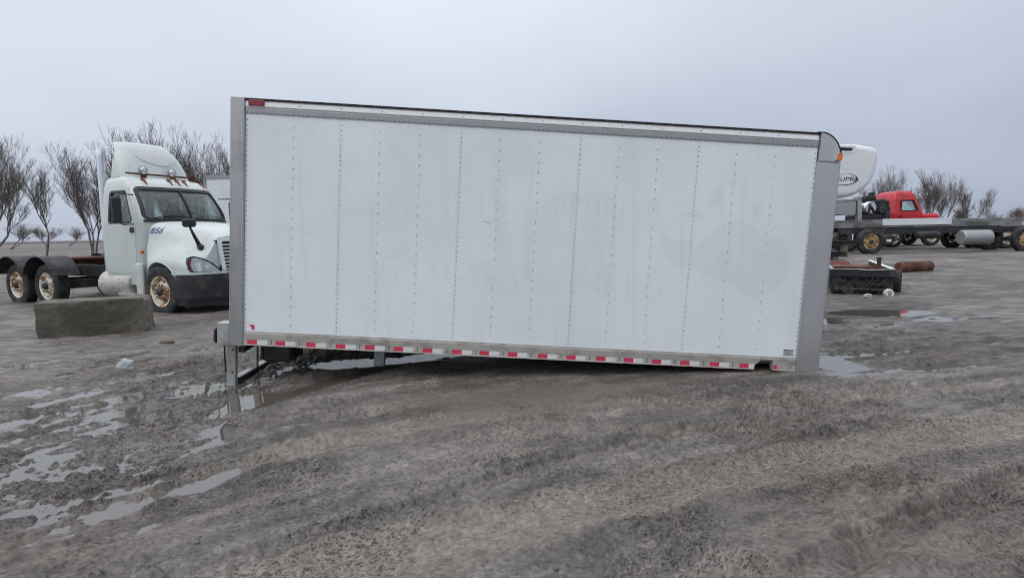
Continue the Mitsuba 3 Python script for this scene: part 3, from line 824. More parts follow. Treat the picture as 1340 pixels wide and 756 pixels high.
P('truck_box__brace', xf(bx(-0.03, 0.03, 0, 1.1, -0.03, 0.03), M4(0, (-0.06, 0.07, -0.07), 0.05)), 'frame_black', BW)
P('truck_box__underbody_box', bx(0.03, 0.34, 0.42, 0.85, -0.275, -0.026, 0.02), 'frame_black', BW, label='black box hung beneath the floor')
P('truck_box__underbody_bracket', bx(-0.005, 0.028, 0.43, 0.70, -0.26, -0.03, 0.004), 'rusty_steel', BW)
P('truck_box__strap', tube([(-0.215, 0.03, -0.02), (-0.213, 0.03, -0.12), (-0.206, 0.03, -0.22), (-0.20, 0.03, -0.31)], 0.009, 6), 'gasket_black', BW, label='short black strap hanging at the tail')
for w_, v_ in ((0.0, -0.06), (0.0, -0.30), (0.55, -0.12)):
    P('truck_box__tail_leg_bolt', xf(lathe([(0, 0), (0.011, 0), (0.011, -0.008), (0, -0.008)], 8), M4(0, (-0.115, w_, v_))), 'ink_dark', BW)
P('truck_box__hanger', bx(1.24, 1.36, 0.55, 0.62, -0.30, -0.02, 0.006), 'galvanised', BW, label='galvanised hanger plate beneath the floor')
P('truck_box__hanger', bx(2.05, 2.12, 1.2, 1.3, -0.2, -0.02, 0.006), 'galvanised', BW)
P('truck_box__sill_box', bx(1.62, 2.0, 1.0, 1.5, -0.2, -0.137, 0.02), 'frame_black', BW)
#@@TRUCK@@

# ------------------------------------------------------------------ wheels shared by the trucks (axis along y, outer face towards -y)
def tyre_mesh(R=0.52, W=0.28, rim=0.30):
    p = [(rim, -W * 0.36), (rim + 0.02, -W * 0.46), (rim + 0.09, -W * 0.51), (R - 0.07, -W * 0.50), (R - 0.025, -W * 0.45), (R - 0.004, -W * 0.38)]
    for k in range(4):
        t = -W * 0.36 + k * W * 0.18
        p += [(R, t + 0.006), (R, t + W * 0.15), (R - 0.014, t + W * 0.155), (R - 0.014, t + W * 0.178)]
    p += [(R - 0.004, W * 0.38), (R - 0.025, W * 0.45), (R - 0.07, W * 0.50), (rim + 0.09, W * 0.51), (rim + 0.02, W * 0.46), (rim, W * 0.36), (rim, -W * 0.36)]
    return lathe(p, 44)


def rim_mesh(rim=0.30, W=0.28, out=0.02, holes=10, hr=0.032):
    # a dished steel disc wheel: flange, drop, disc with hand holes, bolt face
    f = -W * 0.40
    p = [(0.085, f + 0.005 - out), (0.165, f + 0.005 - out), (0.185, f + 0.03), (0.235, f + 0.075), (0.262, f + 0.05), (0.278, f + 0.005), (rim + 0.018, f - 0.012), (rim + 0.018, f + 0.004), (0.288, f + 0.02), (0.275, f + 0.095), (0.20, f + 0.10), (0.16, f + 0.04), (0.085, f + 0.04), (0.085, f + 0.005 - out)]
    m = lathe(p, 60)
    cuts = []
    for k in range(holes):
        a = 2 * math.pi * k / holes
        c = trimesh.creation.cylinder(radius=hr, height=0.4, sections=14)
        c.apply_transform(trimesh.transformations.rotation_matrix(math.pi / 2, [1, 0, 0]))
        c.apply_translation([0.215 * math.cos(a), 0, 0.215 * math.sin(a)])
        cuts.append(c)
    return sub(m, *cuts)


def hub_mesh(W=0.28, out=0.02):
    f = -W * 0.40
    return lathe([(0, f - out - 0.055), (0.05, f - out - 0.055), (0.066, f - out - 0.03), (0.09, f - out - 0.02), (0.09, f + 0.1), (0, f + 0.1)], 24)


def nuts_mesh(W=0.28, out=0.02, n=10):
    f = -W * 0.40 - out
    ms = []
    for k in range(n):
        a = 2 * math.pi * (k + 0.5) / n
        c = trimesh.creation.cylinder(radius=0.015, height=0.035, sections=6)
        c.apply_transform(trimesh.transformations.rotation_matrix(math.pi / 2, [1, 0, 0])); c.apply_translation([0.14 * math.cos(a), f - 0.008, 0.14 * math.sin(a)])
        ms.append(c)
    return cat(*ms)


TYRE = mikit.ply(tyre_mesh(), 'tyre_rubber', smooth=35)
RIM_A = mikit.ply(rim_mesh(holes=5, hr=0.042), 'rim_rusty', smooth=35)
RIM_B = mikit.ply(rim_mesh(holes=10, hr=0.03), 'rim_gold', smooth=35)
HUB = mikit.ply(hub_mesh(), 'frame_black', smooth=35)
NUTS = mikit.ply(nuts_mesh(), 'rusty_steel')


def wheel(owner, M, rimply, left=False, label=None):
    m = M @ (M4(math.pi) if left else np.eye(4))
    k = num(owner + '__wheel')
    P(k + '__tyre', TYRE, None, TW(m)); P(k + '__rim', rimply, None, TW(m)); P(k + '__hub', HUB, None, TW(m)); P(k + '__wheel_nut', NUTS, None, TW(m), kind='stuff')
    if label:
        lab(k, label)


# ------------------------------------------------------------------ the white conventional truck on the left; x forward, y left, z up
TA = math.radians(26)
TM = M4(-TA, (-6.59, 12.72, -0.03))
TT = TW(TM)
lab('semi_truck', 'white conventional semi truck with rusty wheel and black bumper', 'truck')
HX = [-.52, -.30, .10, .45, .75, .95, 1.04]
HP = [[(0, 1.955), (.35, 1.95), (.74, 1.93), (.95, 1.83), (1.02, 1.58), (1.08, 1.3), (1.09, 1.03), (1.08, .62)],
      [(0, 1.935), (.35, 1.93), (.71, 1.895), (.92, 1.78), (1.0, 1.55), (1.10, 1.29), (1.17, 1.08), (1.17, .62)],
      [(0, 1.89), (.33, 1.885), (.66, 1.835), (.85, 1.70), (.96, 1.50), (1.13, 1.29), (1.225, 1.10), (1.225, .62)],
      [(0, 1.825), (.30, 1.815), (.58, 1.755), (.74, 1.62), (.90, 1.45), (1.12, 1.26), (1.215, 1.06), (1.215, .62)],
      [(0, 1.74), (.28, 1.73), (.51, 1.675), (.63, 1.55), (.80, 1.38), (1.03, 1.19), (1.15, 1.0), (1.15, .62)],
      [(0, 1.65), (.30, 1.64), (.54, 1.595), (.65, 1.49), (.78, 1.31), (.94, 1.11), (1.03, .92), (1.03, .62)],
      [(0, 1.60), (.28, 1.59), (.52, 1.545), (.61, 1.43), (.70, 1.24), (.82, 1.04), (.88, .88), (.88, .62)]]
_hs = PchipInterpolator(HX, np.array(HP), axis=0)


def hood_ring(x, n=34):
    p = _hs(x)
    t = np.r_[0, np.cumsum(np.hypot(*np.diff(p, axis=0).T))]
    return PchipInterpolator(t, p)(np.linspace(0, t[-1], n))


def hood_y(x, z):
    return np.array([np.interp(zz, hood_ring(xx)[::-1, 1], hood_ring(xx)[::-1, 0]) for xx, zz in zip(np.ravel(x), np.ravel(z))])


def hood_z(x, y):
    r = hood_ring(x)
    return float(np.interp(abs(y), r[:18, 0], r[:18, 1]))


rings = []
for x in np.linspace(-.52, 0.985, 30):
    r = hood_ring(x)
    rings.append([(x, -y, z) for y, z in r[::-1]] + [(x, y, z) for y, z in r[1:]])
arch = []
for s_ in (-1, 1):
    c = trimesh.creation.cylinder(radius=0.615, height=0.7, sections=48)
    c.apply_transform(trimesh.transformations.rotation_matrix(math.pi / 2, [1, 0, 0])); c.apply_translation([0.0, s_ * 1.05, 0.50])
    arch.append(c)
hood = sub(loft(rings), *arch, bx(0.40, 1.3, -1.4, 1.4, 0.4, 0.885))
P('semi_truck__hood', hood, 'cab_white', TT, smooth=32, label='white hood with flared fenders')
for s_ in (-1, 1):
    a_ = np.linspace(-0.15, math.pi - 0.12, 26)
    pts = np.array([(0.62 * math.cos(t), 0, 0.50 + 0.62 * math.sin(t)) for t in a_ if 0.62 * math.sin(t) + 0.5 > 0.6])
    yy_ = hood_y(pts[:, 0], np.clip(pts[:, 2], 0.65, 1.5))
    P('semi_truck__arch_lip', tube(np.stack([pts[:, 0], s_ * (yy_ - 0.006), pts[:, 2]], -1), 0.016, 6), 'cab_white', TT, smooth=True)
    P('semi_truck__fender_rear', bx(-0.90, -0.66, s_ * 1.06, s_ * 1.12, 0.42, 1.08, 0.02), 'cab_white', TT)
    P('semi_truck__side_marker', xf(lathe([(0, -0.022), (0.03, -0.02), (0.04, 0), (0.04, 0.03), (0, 0.03)], 18), M4(0 if s_ < 0 else math.pi, (-0.70, s_ * 1.075, 1.32))), 'lens_amber', TT, smooth=30, label='round amber side marker lamp')
# bumper
fr = [(0.44, 1.215), (0.70, 1.20), (0.90, 1.10), (1.03, 0.90), (1.11, 0.55), (1.14, 0.0)]
fr = [tuple(q) for q in PchipInterpolator([0, 1, 2, 3, 4, 5], np.array(fr))(np.linspace(0, 5, 22))]
plan = Polygon(fr + [(x, -y) for x, y in fr[::-1][1:]] + [(0.44, -1.12), (0.85, -0.95), (0.98, -0.5), (0.98, 0.5), (0.85, 0.95), (0.44, 1.12)])
P('semi_truck__bumper', cat(ext(plan, 0.44, 'xy', 0.40), ext(plan.buffer(-0.02), 0.03, 'xy', 0.37), ext(plan.buffer(-0.012), 0.02, 'xy', 0.84)), 'plastic_black', TT, smooth=30, label='black plastic bumper')
fsl = ext(Polygon(fr + [(x, -y) for x, y in fr[::-1][1:]] + [(x - 0.03, -y * 0.985) for x, y in fr] + [(x - 0.03, y * 0.985) for x, y in fr[::-1][1:]]).buffer(0).buffer(0.004), 0.05, 'xy', 0.862)
P('semi_truck__bumper_strip', fsl, 'cab_white', TT, smooth=30)
P('semi_truck__bumper_insert', cat(bx(1.0, 1.085, -0.72, -0.50, 0.50, 0.60, 0.015), bx(1.0, 1.085, 0.50, 0.72, 0.50, 0.60, 0.015)), 'gasket_black', TT)
P('semi_truck__air_dam', ext(plan.buffer(-0.05), 0.13, 'xy', 0.24), 'gasket_black', TT)
# grille
gout = rpoly([(-.63, 1.59), (.63, 1.59), (.58, 0.90), (.50, 0.86), (-.50, 0.86), (-.58, 0.90)], 0.05)
gin = rpoly([(-.545, 1.51), (.545, 1.51), (.505, 0.93), (.46, 0.90), (-.46, 0.90), (-.505, 0.93)], 0.04)
gfx = lambda y, z: 1.165 - 0.060 * (y / 0.5) ** 2 - 0.07 * np.clip(z - 0.95, 0, 1)
P('semi_truck__grille_surround', slab(gout.difference(gin), lambda a, b, c: np.stack([gfx(a, b) - 0.10 + c, a, b], -1), 0.115, 0.1), 'chrome', TT, smooth=30, label='chrome grille surround')
P('semi_truck__grille_back', slab(gin.buffer(0.02), lambda a, b, c: np.stack([gfx(a, b) - 0.055 + c, a, b], -1), 0.015, 0.15), 'gasket_black', TT)
for z in np.linspace(0.955, 1.44, 8):
    hw_ = 0.49 + 0.04 * (z - 0.93) / 0.5
    P('semi_truck__grille_slat', slab(sbox(-hw_, z - 0.011, hw_, z + 0.011), lambda a, b, c: np.stack([gfx(a, b) - 0.035 + c, a, b], -1), 0.035, 0.1), 'chrome', TT)
# headlights: clear lens housing with two reflectors and an amber end
for s_ in (-1, 1):
    o, e = np.array([0.865, s_ * 1.13]), np.array([1.07, s_ * 0.57])
    Lh = np.linalg.norm(e - o); d_ = (e - o) / Lh
    nrm = np.array([d_[1], -d_[0]]) * (-s_) * -1
    if nrm[0] < 0: nrm = -nrm
    def hfn(a, b, c, o=o, d_=d_, nrm=nrm, Lh=Lh):
        bul = 0.06 * (1 - ((a - Lh / 2) / (Lh / 2)) ** 2) - 0.10 * (b - 0.9)
        q = o[None] + a[:, None] * d_[None] + (bul + c - 0.2)[:, None] * nrm[None]
        return np.stack([q[:, 0], q[:, 1], b], -1)
    hp = rpoly([(0.0, 0.96), (-0.015, 1.10), (0.02, 1.19), (0.10, 1.215), (0.24, 1.17), (0.40, 1.08), (0.53, 0.96), (0.565, 0.895), (0.04, 0.92)], 0.02)
    hk = P('semi_truck__headlight', slab(hp, hfn, 0.205, 0.07), 'reflector', TT, smooth=25, label='swept clear headlight with amber end')
    P(hk + '__bezel', slab(hp.buffer(0.014).difference(hp.buffer(-0.010)), hfn, 0.213, 0.07), 'gasket_black', TT)
    P(hk + '__turn_lens', slab(hp.intersection(Polygon([(-0.1, 0.8), (0.10, 0.8), (0.035, 1.06), (0.09, 1.3), (-0.1, 1.3)])).buffer(-0.012), hfn, 0.210, 0.07), 'lens_red', TT)
    for a_, b_, r_ in ((0.16, 1.045, 0.062), (0.31, 1.02, 0.055)):
        P(hk + '__lamp_bowl', slab(Point(a_, b_).buffer(r_, quad_segs=10).difference(Point(a_, b_).buffer(r_ * 0.72)), hfn, 0.214, 0.05), 'chrome', TT)
        P(hk + '__bulb', slab(Point(a_, b_).buffer(r_ * 0.40, quad_segs=8), hfn, 0.216, 0.05), 'shell_white', TT)

# cab: lofted shell, hollowed, with real openings
CZ = [.62, 1.3, 1.9, 1.97, 2.70, 2.82, 2.90, 2.95]
_hw = PchipInterpolator(CZ, [1.02, 1.06, 1.06, 1.055, .955, .92, .86, .74]); _xf = PchipInterpolator(CZ, [-.62, -.57, -.545, -.55, -.965, -1.08, -1.27, -1.50])
XB = -2.08


def cab_front(y, z):
    hw = _hw(z); k = np.abs(y) / hw
    return _xf(z) - 0.15 * k ** 2 - 0.10 * k ** 9


def cab_ring(z, inset=0.0):
    hw = float(_hw(z)) - inset
    y = np.linspace(-hw, hw, 25)
    k = np.abs(y) / hw
    f_ = [(float(_xf(z)) - inset - 0.15 * q ** 2 - 0.10 * q ** 9, yy) for yy, q in zip(y, k)]
    sd = np.linspace(0, 1, 8)[1:-1]
    x0 = f_[-1][0]; xb = XB + inset
    ring = f_ + [(x0 + (xb + 0.06 - x0) * t, hw) for t in sd] + [(xb + 0.06, hw), (xb + 0.02, hw - 0.025), (xb, hw - 0.08)] + [(xb, hw - 0.08 - (2 * hw - 0.16) * t) for t in sd] + [(xb, -hw + 0.08), (xb + 0.02, -hw + 0.025), (xb + 0.06, -hw)] + [(xb + 0.06 + (x0 - xb - 0.06) * t, -hw) for t in sd]
    return [(x, yy, z) for x, yy in ring]


zs = np.r_[np.linspace(.62, 1.9, 6), np.linspace(1.97, 2.70, 9), 2.76, 2.82, 2.86, 2.90, 2.93, 2.95]
outer = loft([cab_ring(z) for z in zs])
inner = loft([cab_ring(z, 0.07) for z in np.r_[1.0, 1.5, 1.95, np.linspace(2.0, 2.7, 6), 2.80]])
ws = Polygon([(-.945, 2.005), (.945, 2.005), (.865, 2.655), (-.865, 2.655)]).buffer(-0.09).buffer(0.09, quad_segs=8)
sw = rpoly([(-.98, 2.02), (-1.24, 2.60), (-1.78, 2.60), (-1.78, 1.93), (-.96, 1.93)], 0.06)
rw = [rpoly([(-.82, 2.0), (-.10, 2.0), (-.10, 2.58), (-.78, 2.58)], 0.05), rpoly([(.82, 2.0), (.10, 2.0), (.10, 2.58), (.78, 2.58)], 0.05)]
cab = sub(outer, inner, ext(ws, 1.1, 'yz', -1.45), ext(sw, 3.0, 'xz', -1.5), *[ext(r, 0.4, 'yz', -2.3) for r in rw], *arch)
P('semi_truck__cab', cab, 'cab_white', TT, smooth=32, label='white cab with streaks of rust under the roof lamps')
wfn = lambda off: (lambda a, b, c: np.stack([cab_front(a, b) + off + c, a, b], -1))
k_ = num('semi_truck__windshield')
v_, f_ = flat(ws.buffer(-0.004), 0.12)
P(k_ + '__pane', trimesh.Trimesh(np.stack([cab_front(v_[:, 0], v_[:, 1]) - 0.025, v_[:, 0], v_[:, 1]], -1), f_, process=False), 'glass', TT, smooth=True)
P(k_ + '__frame', slab(ws.buffer(0.045).difference(ws.buffer(-0.018)), wfn(-0.03), 0.042, 0.08), 'gasket_black', TT, smooth=25)
P(k_ + '__divider', slab(sbox(-0.014, 2.0, 0.014, 2.66), wfn(-0.03), 0.045, 0.1), 'gasket_black', TT)
lab(k_, 'split windshield in a black rubber frame')
for s_ in (-1, 1):
    v_, f_ = flat(sw, 0.3)
    P('semi_truck__side_window', trimesh.Trimesh(np.stack([v_[:, 0], s_ * (_hw(v_[:, 1]) - 0.03), v_[:, 1]], -1), f_, process=False), 'glass', TT)
    dpoly = rpoly([(-.86, 1.86), (-1.17, 2.70), (-1.90, 2.70), (-1.90, 0.86), (-.92, 0.86)], 0.06).difference(sw.buffer(0.02))
    dk = P('semi_truck__door', slab(dpoly, lambda a, b, c, s_=s_: np.stack([a, s_ * (_hw(b) - 0.01 + c), b], -1), 0.022, 0.15), 'cab_white', TT, smooth=30)
    P(dk + '__handle', bx(-1.02, -0.90, s_ * 1.075, s_ * 1.10, 1.72, 1.83, 0.01) if s_ < 0 else bx(-1.8, -1.68, s_ * 1.075, s_ * 1.10, 1.72, 1.83, 0.01), 'gasket_black', TT)
    P(dk + '__window_seal', slab(sw.buffer(0.018).difference(sw.buffer(-0.03)), lambda a, b, c, s_=s_: np.stack([a, s_ * (_hw(b) - 0.02 + c), b], -1), 0.026, 0.2), 'gasket_black', TT)
for r in rw:
    v_, f_ = flat(r)
    P('semi_truck__rear_window', trimesh.Trimesh(np.stack([0 * v_[:, 0] + XB + 0.03, v_[:, 0], v_[:, 1]], -1), f_, process=False), 'glass', TT)
P('semi_truck__dashboard', bx(-1.05, -0.78, -0.93, 0.93, 1.6, 2.0, 0.05), 'seat_grey', TT)
for y in (-0.5, 0.5):
    sk = P('semi_truck__seat', cat(bx(-1.95, -1.83, y - 0.25, y + 0.25, 1.5, 2.26, 0.05), bx(-1.93, -1.4, y - 0.26, y + 0.26, 1.42, 1.6, 0.05)), 'seat_grey', TT)
    P(sk + '__headrest', bx(-1.94, -1.84, y - 0.14, y + 0.14, 2.28, 2.44, 0.04), 'seat_grey', TT)
th = np.linspace(0, 2 * math.pi, 25)[:-1]
P('semi_truck__steering_wheel', xf(tube(np.stack([0 * th, 0.23 * np.cos(th), 0.23 * np.sin(th)], -1), 0.016, 6, True), M4(0, (-1.16, 0.5, 2.02), 0, -0.7)), 'gasket_black', TT)
# wiper, cowl strip, roof lamps and markers
P('semi_truck__cowl', slab(sbox(-0.97, 1.935, 0.97, 1.985), wfn(-0.01), 0.035, 0.1), 'gasket_black', TT, label='black cowl strip and wipers at the windshield base')
for y0, y1 in ((-0.80, -0.02), (0.05, 0.80)):
    t = np.linspace(0, 1, 8); yy_ = y0 + (y1 - y0) * t; zz_ = 2.02 + 0.05 * np.sin(math.pi * t) + 0.02 * t
    P('semi_truck__wiper', tube(np.stack([cab_front(yy_, zz_) + 0.02, yy_, zz_], -1), 0.010, 5), 'gasket_black', TT)
for y in (-0.62, -0.08, 0.10, 0.28, 0.77):
    z = 2.80 - 0.03 * abs(y) ** 2
    x = float(cab_front(np.array(y), z))
    mk = P('semi_truck__roof_marker', xf(bx(-0.10, 0.10, -0.024, 0.024, -0.02, 0.03, 0.012), M4(0, (x - 0.03, y, z + 0.02), 0, 0.95)), 'lens_rust', TT, label='slim rust red roof marker lamp')
    P(mk + '__base', xf(bx(-0.12, 0.12, -0.03, 0.03, -0.03, -0.012), M4(0, (x - 0.03, y, z + 0.02), 0, 0.95)), 'rusty_steel', TT)
P('semi_truck__lamp_bar', cat(tube([(-1.40, -0.85, 3.0), (-1.40, 0.72, 3.0)], 0.02, 8), bx(-1.43, -1.37, -0.52, -0.42, 2.9, 3.0), bx(-1.43, -1.37, 0.15, 0.25, 2.9, 3.0), bx(-1.45, -1.35, 0.62, 0.74, 2.93, 3.05, 0.01)), 'rusty_steel', TT, label='rusty bar carrying two roof lamps')
for y in (-0.50, 0.15):
    lk = P('semi_truck__roof_lamp', xf(lathe([(0, -0.10), (0.05, -0.085), (0.082, -0.04), (0.092, 0.0), (0.092, 0.02), (0.080, 0.022), (0.06, 0.012), (0, 0.008)], 24, 'x'), M4(0, (-1.36, y, 3.08))), 'trim_grey', TT, smooth=35, label='round chrome roof lamp')
    P(lk + '__lens', xf(lathe([(0, 0.03), (0.05, 0.025), (0.078, 0.0), (0, 0.0)], 20, 'x'), M4(0, (-1.345, y, 3.08))), 'chrome', TT, smooth=35)
# roof deflector: a shield with rounded corners that leans back
fz = np.linspace(0, 1, 16)
dr_ = []
for t in np.r_[0.0, np.linspace(0.04, 1.0, 15)]:
    z = 2.93 + 0.83 * t
    hw_ = 0.82 - 0.24 * t ** 1.8
    x_f = -1.46 - 0.34 * t - 0.20 * t ** 4
    y = np.linspace(-hw_, hw_, 19)
    k = np.abs(y) / hw_
    f2 = [(x_f - 0.10 * q ** 2 - 0.16 * q ** 8, yy) for yy, q in zip(y, k)]
    bk = [(min(x_f - 0.26, XB + 0.1 + 0.05 * t), yy) for yy in y[::-1]]
    dr_.append([(x, yy, z) for x, yy in f2 + bk])
P('semi_truck__roof_deflector', loft(dr_), 'cab_white', TT, smooth=40, label='tall white roof deflector with faded oval patch')
ov = affinity.rotate(affinity.scale(Point(0, 0).buffer(1, quad_segs=14), 0.33, 0.135), -9, origin=(0, 0)); ov = affinity.translate(ov, -0.09, 3.40)
ov = ov.union(affinity.translate(ov, 0.08, -0.02))
def def_x(y, z):
    t = (z - 2.93) / 0.83; hw_ = 0.82 - 0.24 * t ** 1.8; k = np.abs(y) / hw_
    return -1.46 - 0.34 * t - 0.20 * t ** 4 - 0.10 * k ** 2 - 0.16 * k ** 8
v_, f_ = flat(ov, 0.04)
mat('faded_patch', (0.58, 0.575, 0.575), 0.5)
P('semi_truck__faded_patch', trimesh.Trimesh(np.stack([def_x(v_[:, 0], v_[:, 1]) + 0.012, v_[:, 0], v_[:, 1]], -1), f_, process=False), 'faded_patch', TT)
# hood mirrors
for s_ in (-1, 1):
    hb = np.array([0.76, s_ * 0.79, 1.405]); hh = np.array([0.70, s_ * 0.945, 1.80])
    mk = P('semi_truck__hood_mirror', xf(bx(-0.07, 0.05, -0.125, 0.125, -0.085, 0.085, 0.035), M4(0.25 * s_, (0.70, s_ * 0.95, 1.885))), 'gasket_black', TT, label='black hood mirror on a curved arm')
    t = np.linspace(0, 1, 9)[:, None]
    P(mk + '__arm', tube(hb + (hh - hb) * t + np.array([0.02, 0.02 * s_, 0]) * np.sin(math.pi * t), np.linspace(0.045, 0.022, 9), 8), 'gasket_black', TT, smooth=40)
    P(mk + '__foot', xf(bx(-0.09, 0.09, -0.05, 0.05, -0.07, 0.06, 0.03), M4(0.3 * s_, tuple(hb - [0, 0, 0.01]))), 'gasket_black', TT)
# door mirrors, far one shows past the windshield edge
for s_ in (-1, 1):
    mk = P('semi_truck__door_mirror', bx(-1.0, -0.88, s_ * 1.28, s_ * 1.46, 1.92, 2.45, 0.03), 'gasket_black', TT)
    P(mk + '__arm', cat(tube([(-0.95, s_ * 1.0, 2.5), (-0.92, s_ * 1.25, 2.52), (-0.94, s_ * 1.36, 2.44)], 0.014, 6), tube([(-0.9, s_ * 1.04, 1.9), (-0.92, s_ * 1.25, 1.88), (-0.94, s_ * 1.36, 1.94)], 0.014, 6)), 'gasket_black', TT)
# number on the cowl side
tmn = meshkit.text_mesh('856', 0.115, 0.002, True)
q = tmn.vertices.copy(); q[:, 0] += 0.18 * q[:, 1]
xx_, zz_ = -0.50 + q[:, 0], 1.695 + q[:, 1]
P('semi_truck__number', trimesh.Trimesh(np.stack([xx_, -(hood_y(xx_, zz_) + 0.003 + q[:, 2]), zz_], -1), tmn.faces, process=False), 'ink_blue', TT, label='small blue number 856')
# chassis
for s_ in (-1, 1):
    P('semi_truck__frame_rail', bx(-6.3, 0.9, s_ * 0.36, s_ * 0.44, 0.72, 0.98), 'frame_black', TT)
    P('semi_truck__fuel_tank', xf(lathe([(0, -0.55), (0.27, -0.55), (0.29, -0.53), (0.29, 0.53), (0.27, 0.55), (0, 0.55)], 28, 'x'), M4(0, (-1.75, s_ * 0.82, 0.62))), 'aluminium', TT, smooth=35)
    P('semi_truck__step', bx(-1.55, -0.95, s_ * 0.98, s_ * 1.12, 0.40, 0.44), 'aluminium', TT)
    for x_ in (-4.3, -5.62):
        wheel('semi_truck', TM @ M4(0, (x_, s_ * 1.02, 0.52)), RIM_A, s_ > 0)
        P('semi_truck__mud_guard', slab(sbox(-0.62, s_ * 1.02 - 0.3, 0.62, s_ * 1.02 + 0.3), lambda a, b, c, x_=x_: np.stack([x_ + a, b, 0.55 + np.sqrt(np.clip(0.66 ** 2 - a ** 2, 0.03, 1)) + c], -1), 0.012, 0.1), 'frame_black', TT)
wheel('semi_truck', TM @ M4(0, (0, -1.07, 0.52)), RIM_A, False, 'front wheel with rusty white rim')
wheel('semi_truck', TM @ M4(0, (0, 1.07, 0.52)), RIM_A, True)
P('semi_truck__axle', bx(-0.06, 0.06, -0.95, 0.95, 0.42, 0.54), 'frame_black', TT)
P('semi_truck__engine', bx(-0.5, 0.9, -0.5, 0.5, 0.60, 1.2), 'frame_black', TT)
for x_ in (-4.3, -5.62):
    P('semi_truck__axle', bx(x_ - 0.1, x_ + 0.1, -0.9, 0.9, 0.42, 0.62), 'frame_black', TT)
P('semi_truck__fifth_wheel', cat(bx(-5.5, -4.5, -0.48, 0.48, 1.1, 1.16, 0.01), bx(-5.2, -4.7, -0.42, 0.42, 0.985, 1.1)), 'rusty_steel', TT)
P('semi_truck__exhaust_stack', tube([(-2.28, -0.85, 0.9), (-2.28, -0.85, 3.4), (-2.34, -0.85, 3.52)], 0.075, 12), 'chrome', TT, smooth=30)

# ------------------------------------------------------------------ concrete block in front of the truck, scraps on the mud
bz = gz(-6.6, 9.7)
cb = bx(-1.5, 0, 0, 0.62, -0.12, 0.60, 0.015)
cv_, cf_ = trimesh.remesh.subdivide_to_size(np.array(cb.vertices), cb.faces, 0.035, max_iter=12)
cm_ = trimesh.Trimesh(cv_, cf_, process=True)
cn_ = np.clip(meshkit.fbm(cm_.vertices * 5.0, 4, 61) - 0.42, 0, 1)[:, None]
edge = (np.sort(np.abs(np.array(cm_.vertices) - [-0.75, 0.31, 0.24]) / [0.75, 0.31, 0.36], axis=1)[:, 1:2]) ** 8
cm_.vertices = cm_.vertices + (np.array([-0.75, 0.31, 0.24]) - cm_.vertices) * (0.012 * cn_ + 0.22 * edge * cn_)
P('concrete_block', xf(cm_, M4(0.42, (-5.98, 9.43, 0.0))), 'concrete', smooth=30, label='long grey concrete block lying before the white truck', category='concrete block')
def lump(cx, cy, r, sc, seed, m, name, **lb):
    b = trimesh.creation.icosphere(subdivisions=3); v = b.vertices
    v = v * (0.6 + 0.8 * meshkit.fbm(v * 1.6 + seed, 3, seed)[:, None]) * np.array(sc) * r
    return P(name, trimesh.Trimesh(v + [cx, cy, gz(cx, cy) + 0.3 * r * sc[2]], b.faces, process=False), m, smooth=35, **lb)
lump(-4.60, 6.75, 0.11, (1.0, 0.5, 0.8), 3, 'label_grey', 'white_scrap', label='pale plastic scrap lying in the mud left of the box', category='scrap')
lump(-5.05, 8.35, 0.07, (1.6, 0.7, 0.5), 7, 'plywood', 'crumpled_wrapper', label='small tan crumpled scrap on the mud before the block', category='scrap')
lump(7.45, 12.05, 0.075, (1.2, 0.8, 0.8), 5, 'label_grey', 'grey_rag', label='small grey rag on the ground under the cut frame', category='rag')

# ------------------------------------------------------------------ white trailer behind the truck
YM = TW(M4(0.10, (-10.45, 20.0, 0)))
lab('box_trailer', 'white box trailer parked behind the semi truck', 'trailer')
P('box_trailer__side_wall', bx(0.09, 9.5, 0, 2.5, 1.1, 3.62), 'panel_white', YM)
P('box_trailer__corner_post', bx(0, 0.088, -0.02, 2.52, 1.0, 3.66), 'galvanised', YM)
P('box_trailer__top_rail', bx(0.09, 9.5, -0.025, 2.525, 3.56, 3.68), 'trim_grey', YM)
P('box_trailer__bottom_rail', bx(0.09, 9.5, -0.022, 2.522, 1.0, 1.12), 'aluminium', YM)
for x_ in (1.4, 2.7):
    for s_, y_ in ((False, 0.2), (True, 2.3)):
        wheel('box_trailer', M4(0.10, (-10.45, 20.0, 0)) @ M4(0, (x_, y_, 0.5)), RIM_A, s_)
P('box_trailer__under_frame', bx(0.6, 9, 0.8, 1.7, 0.62, 0.998), 'frame_black', YM)
for y_ in (0.6, 1.75):
    P('box_trailer__landing_leg', bx(7.6, 7.75, y_, y_ + 0.15, -0.05, 0.998), 'frame_black', YM)

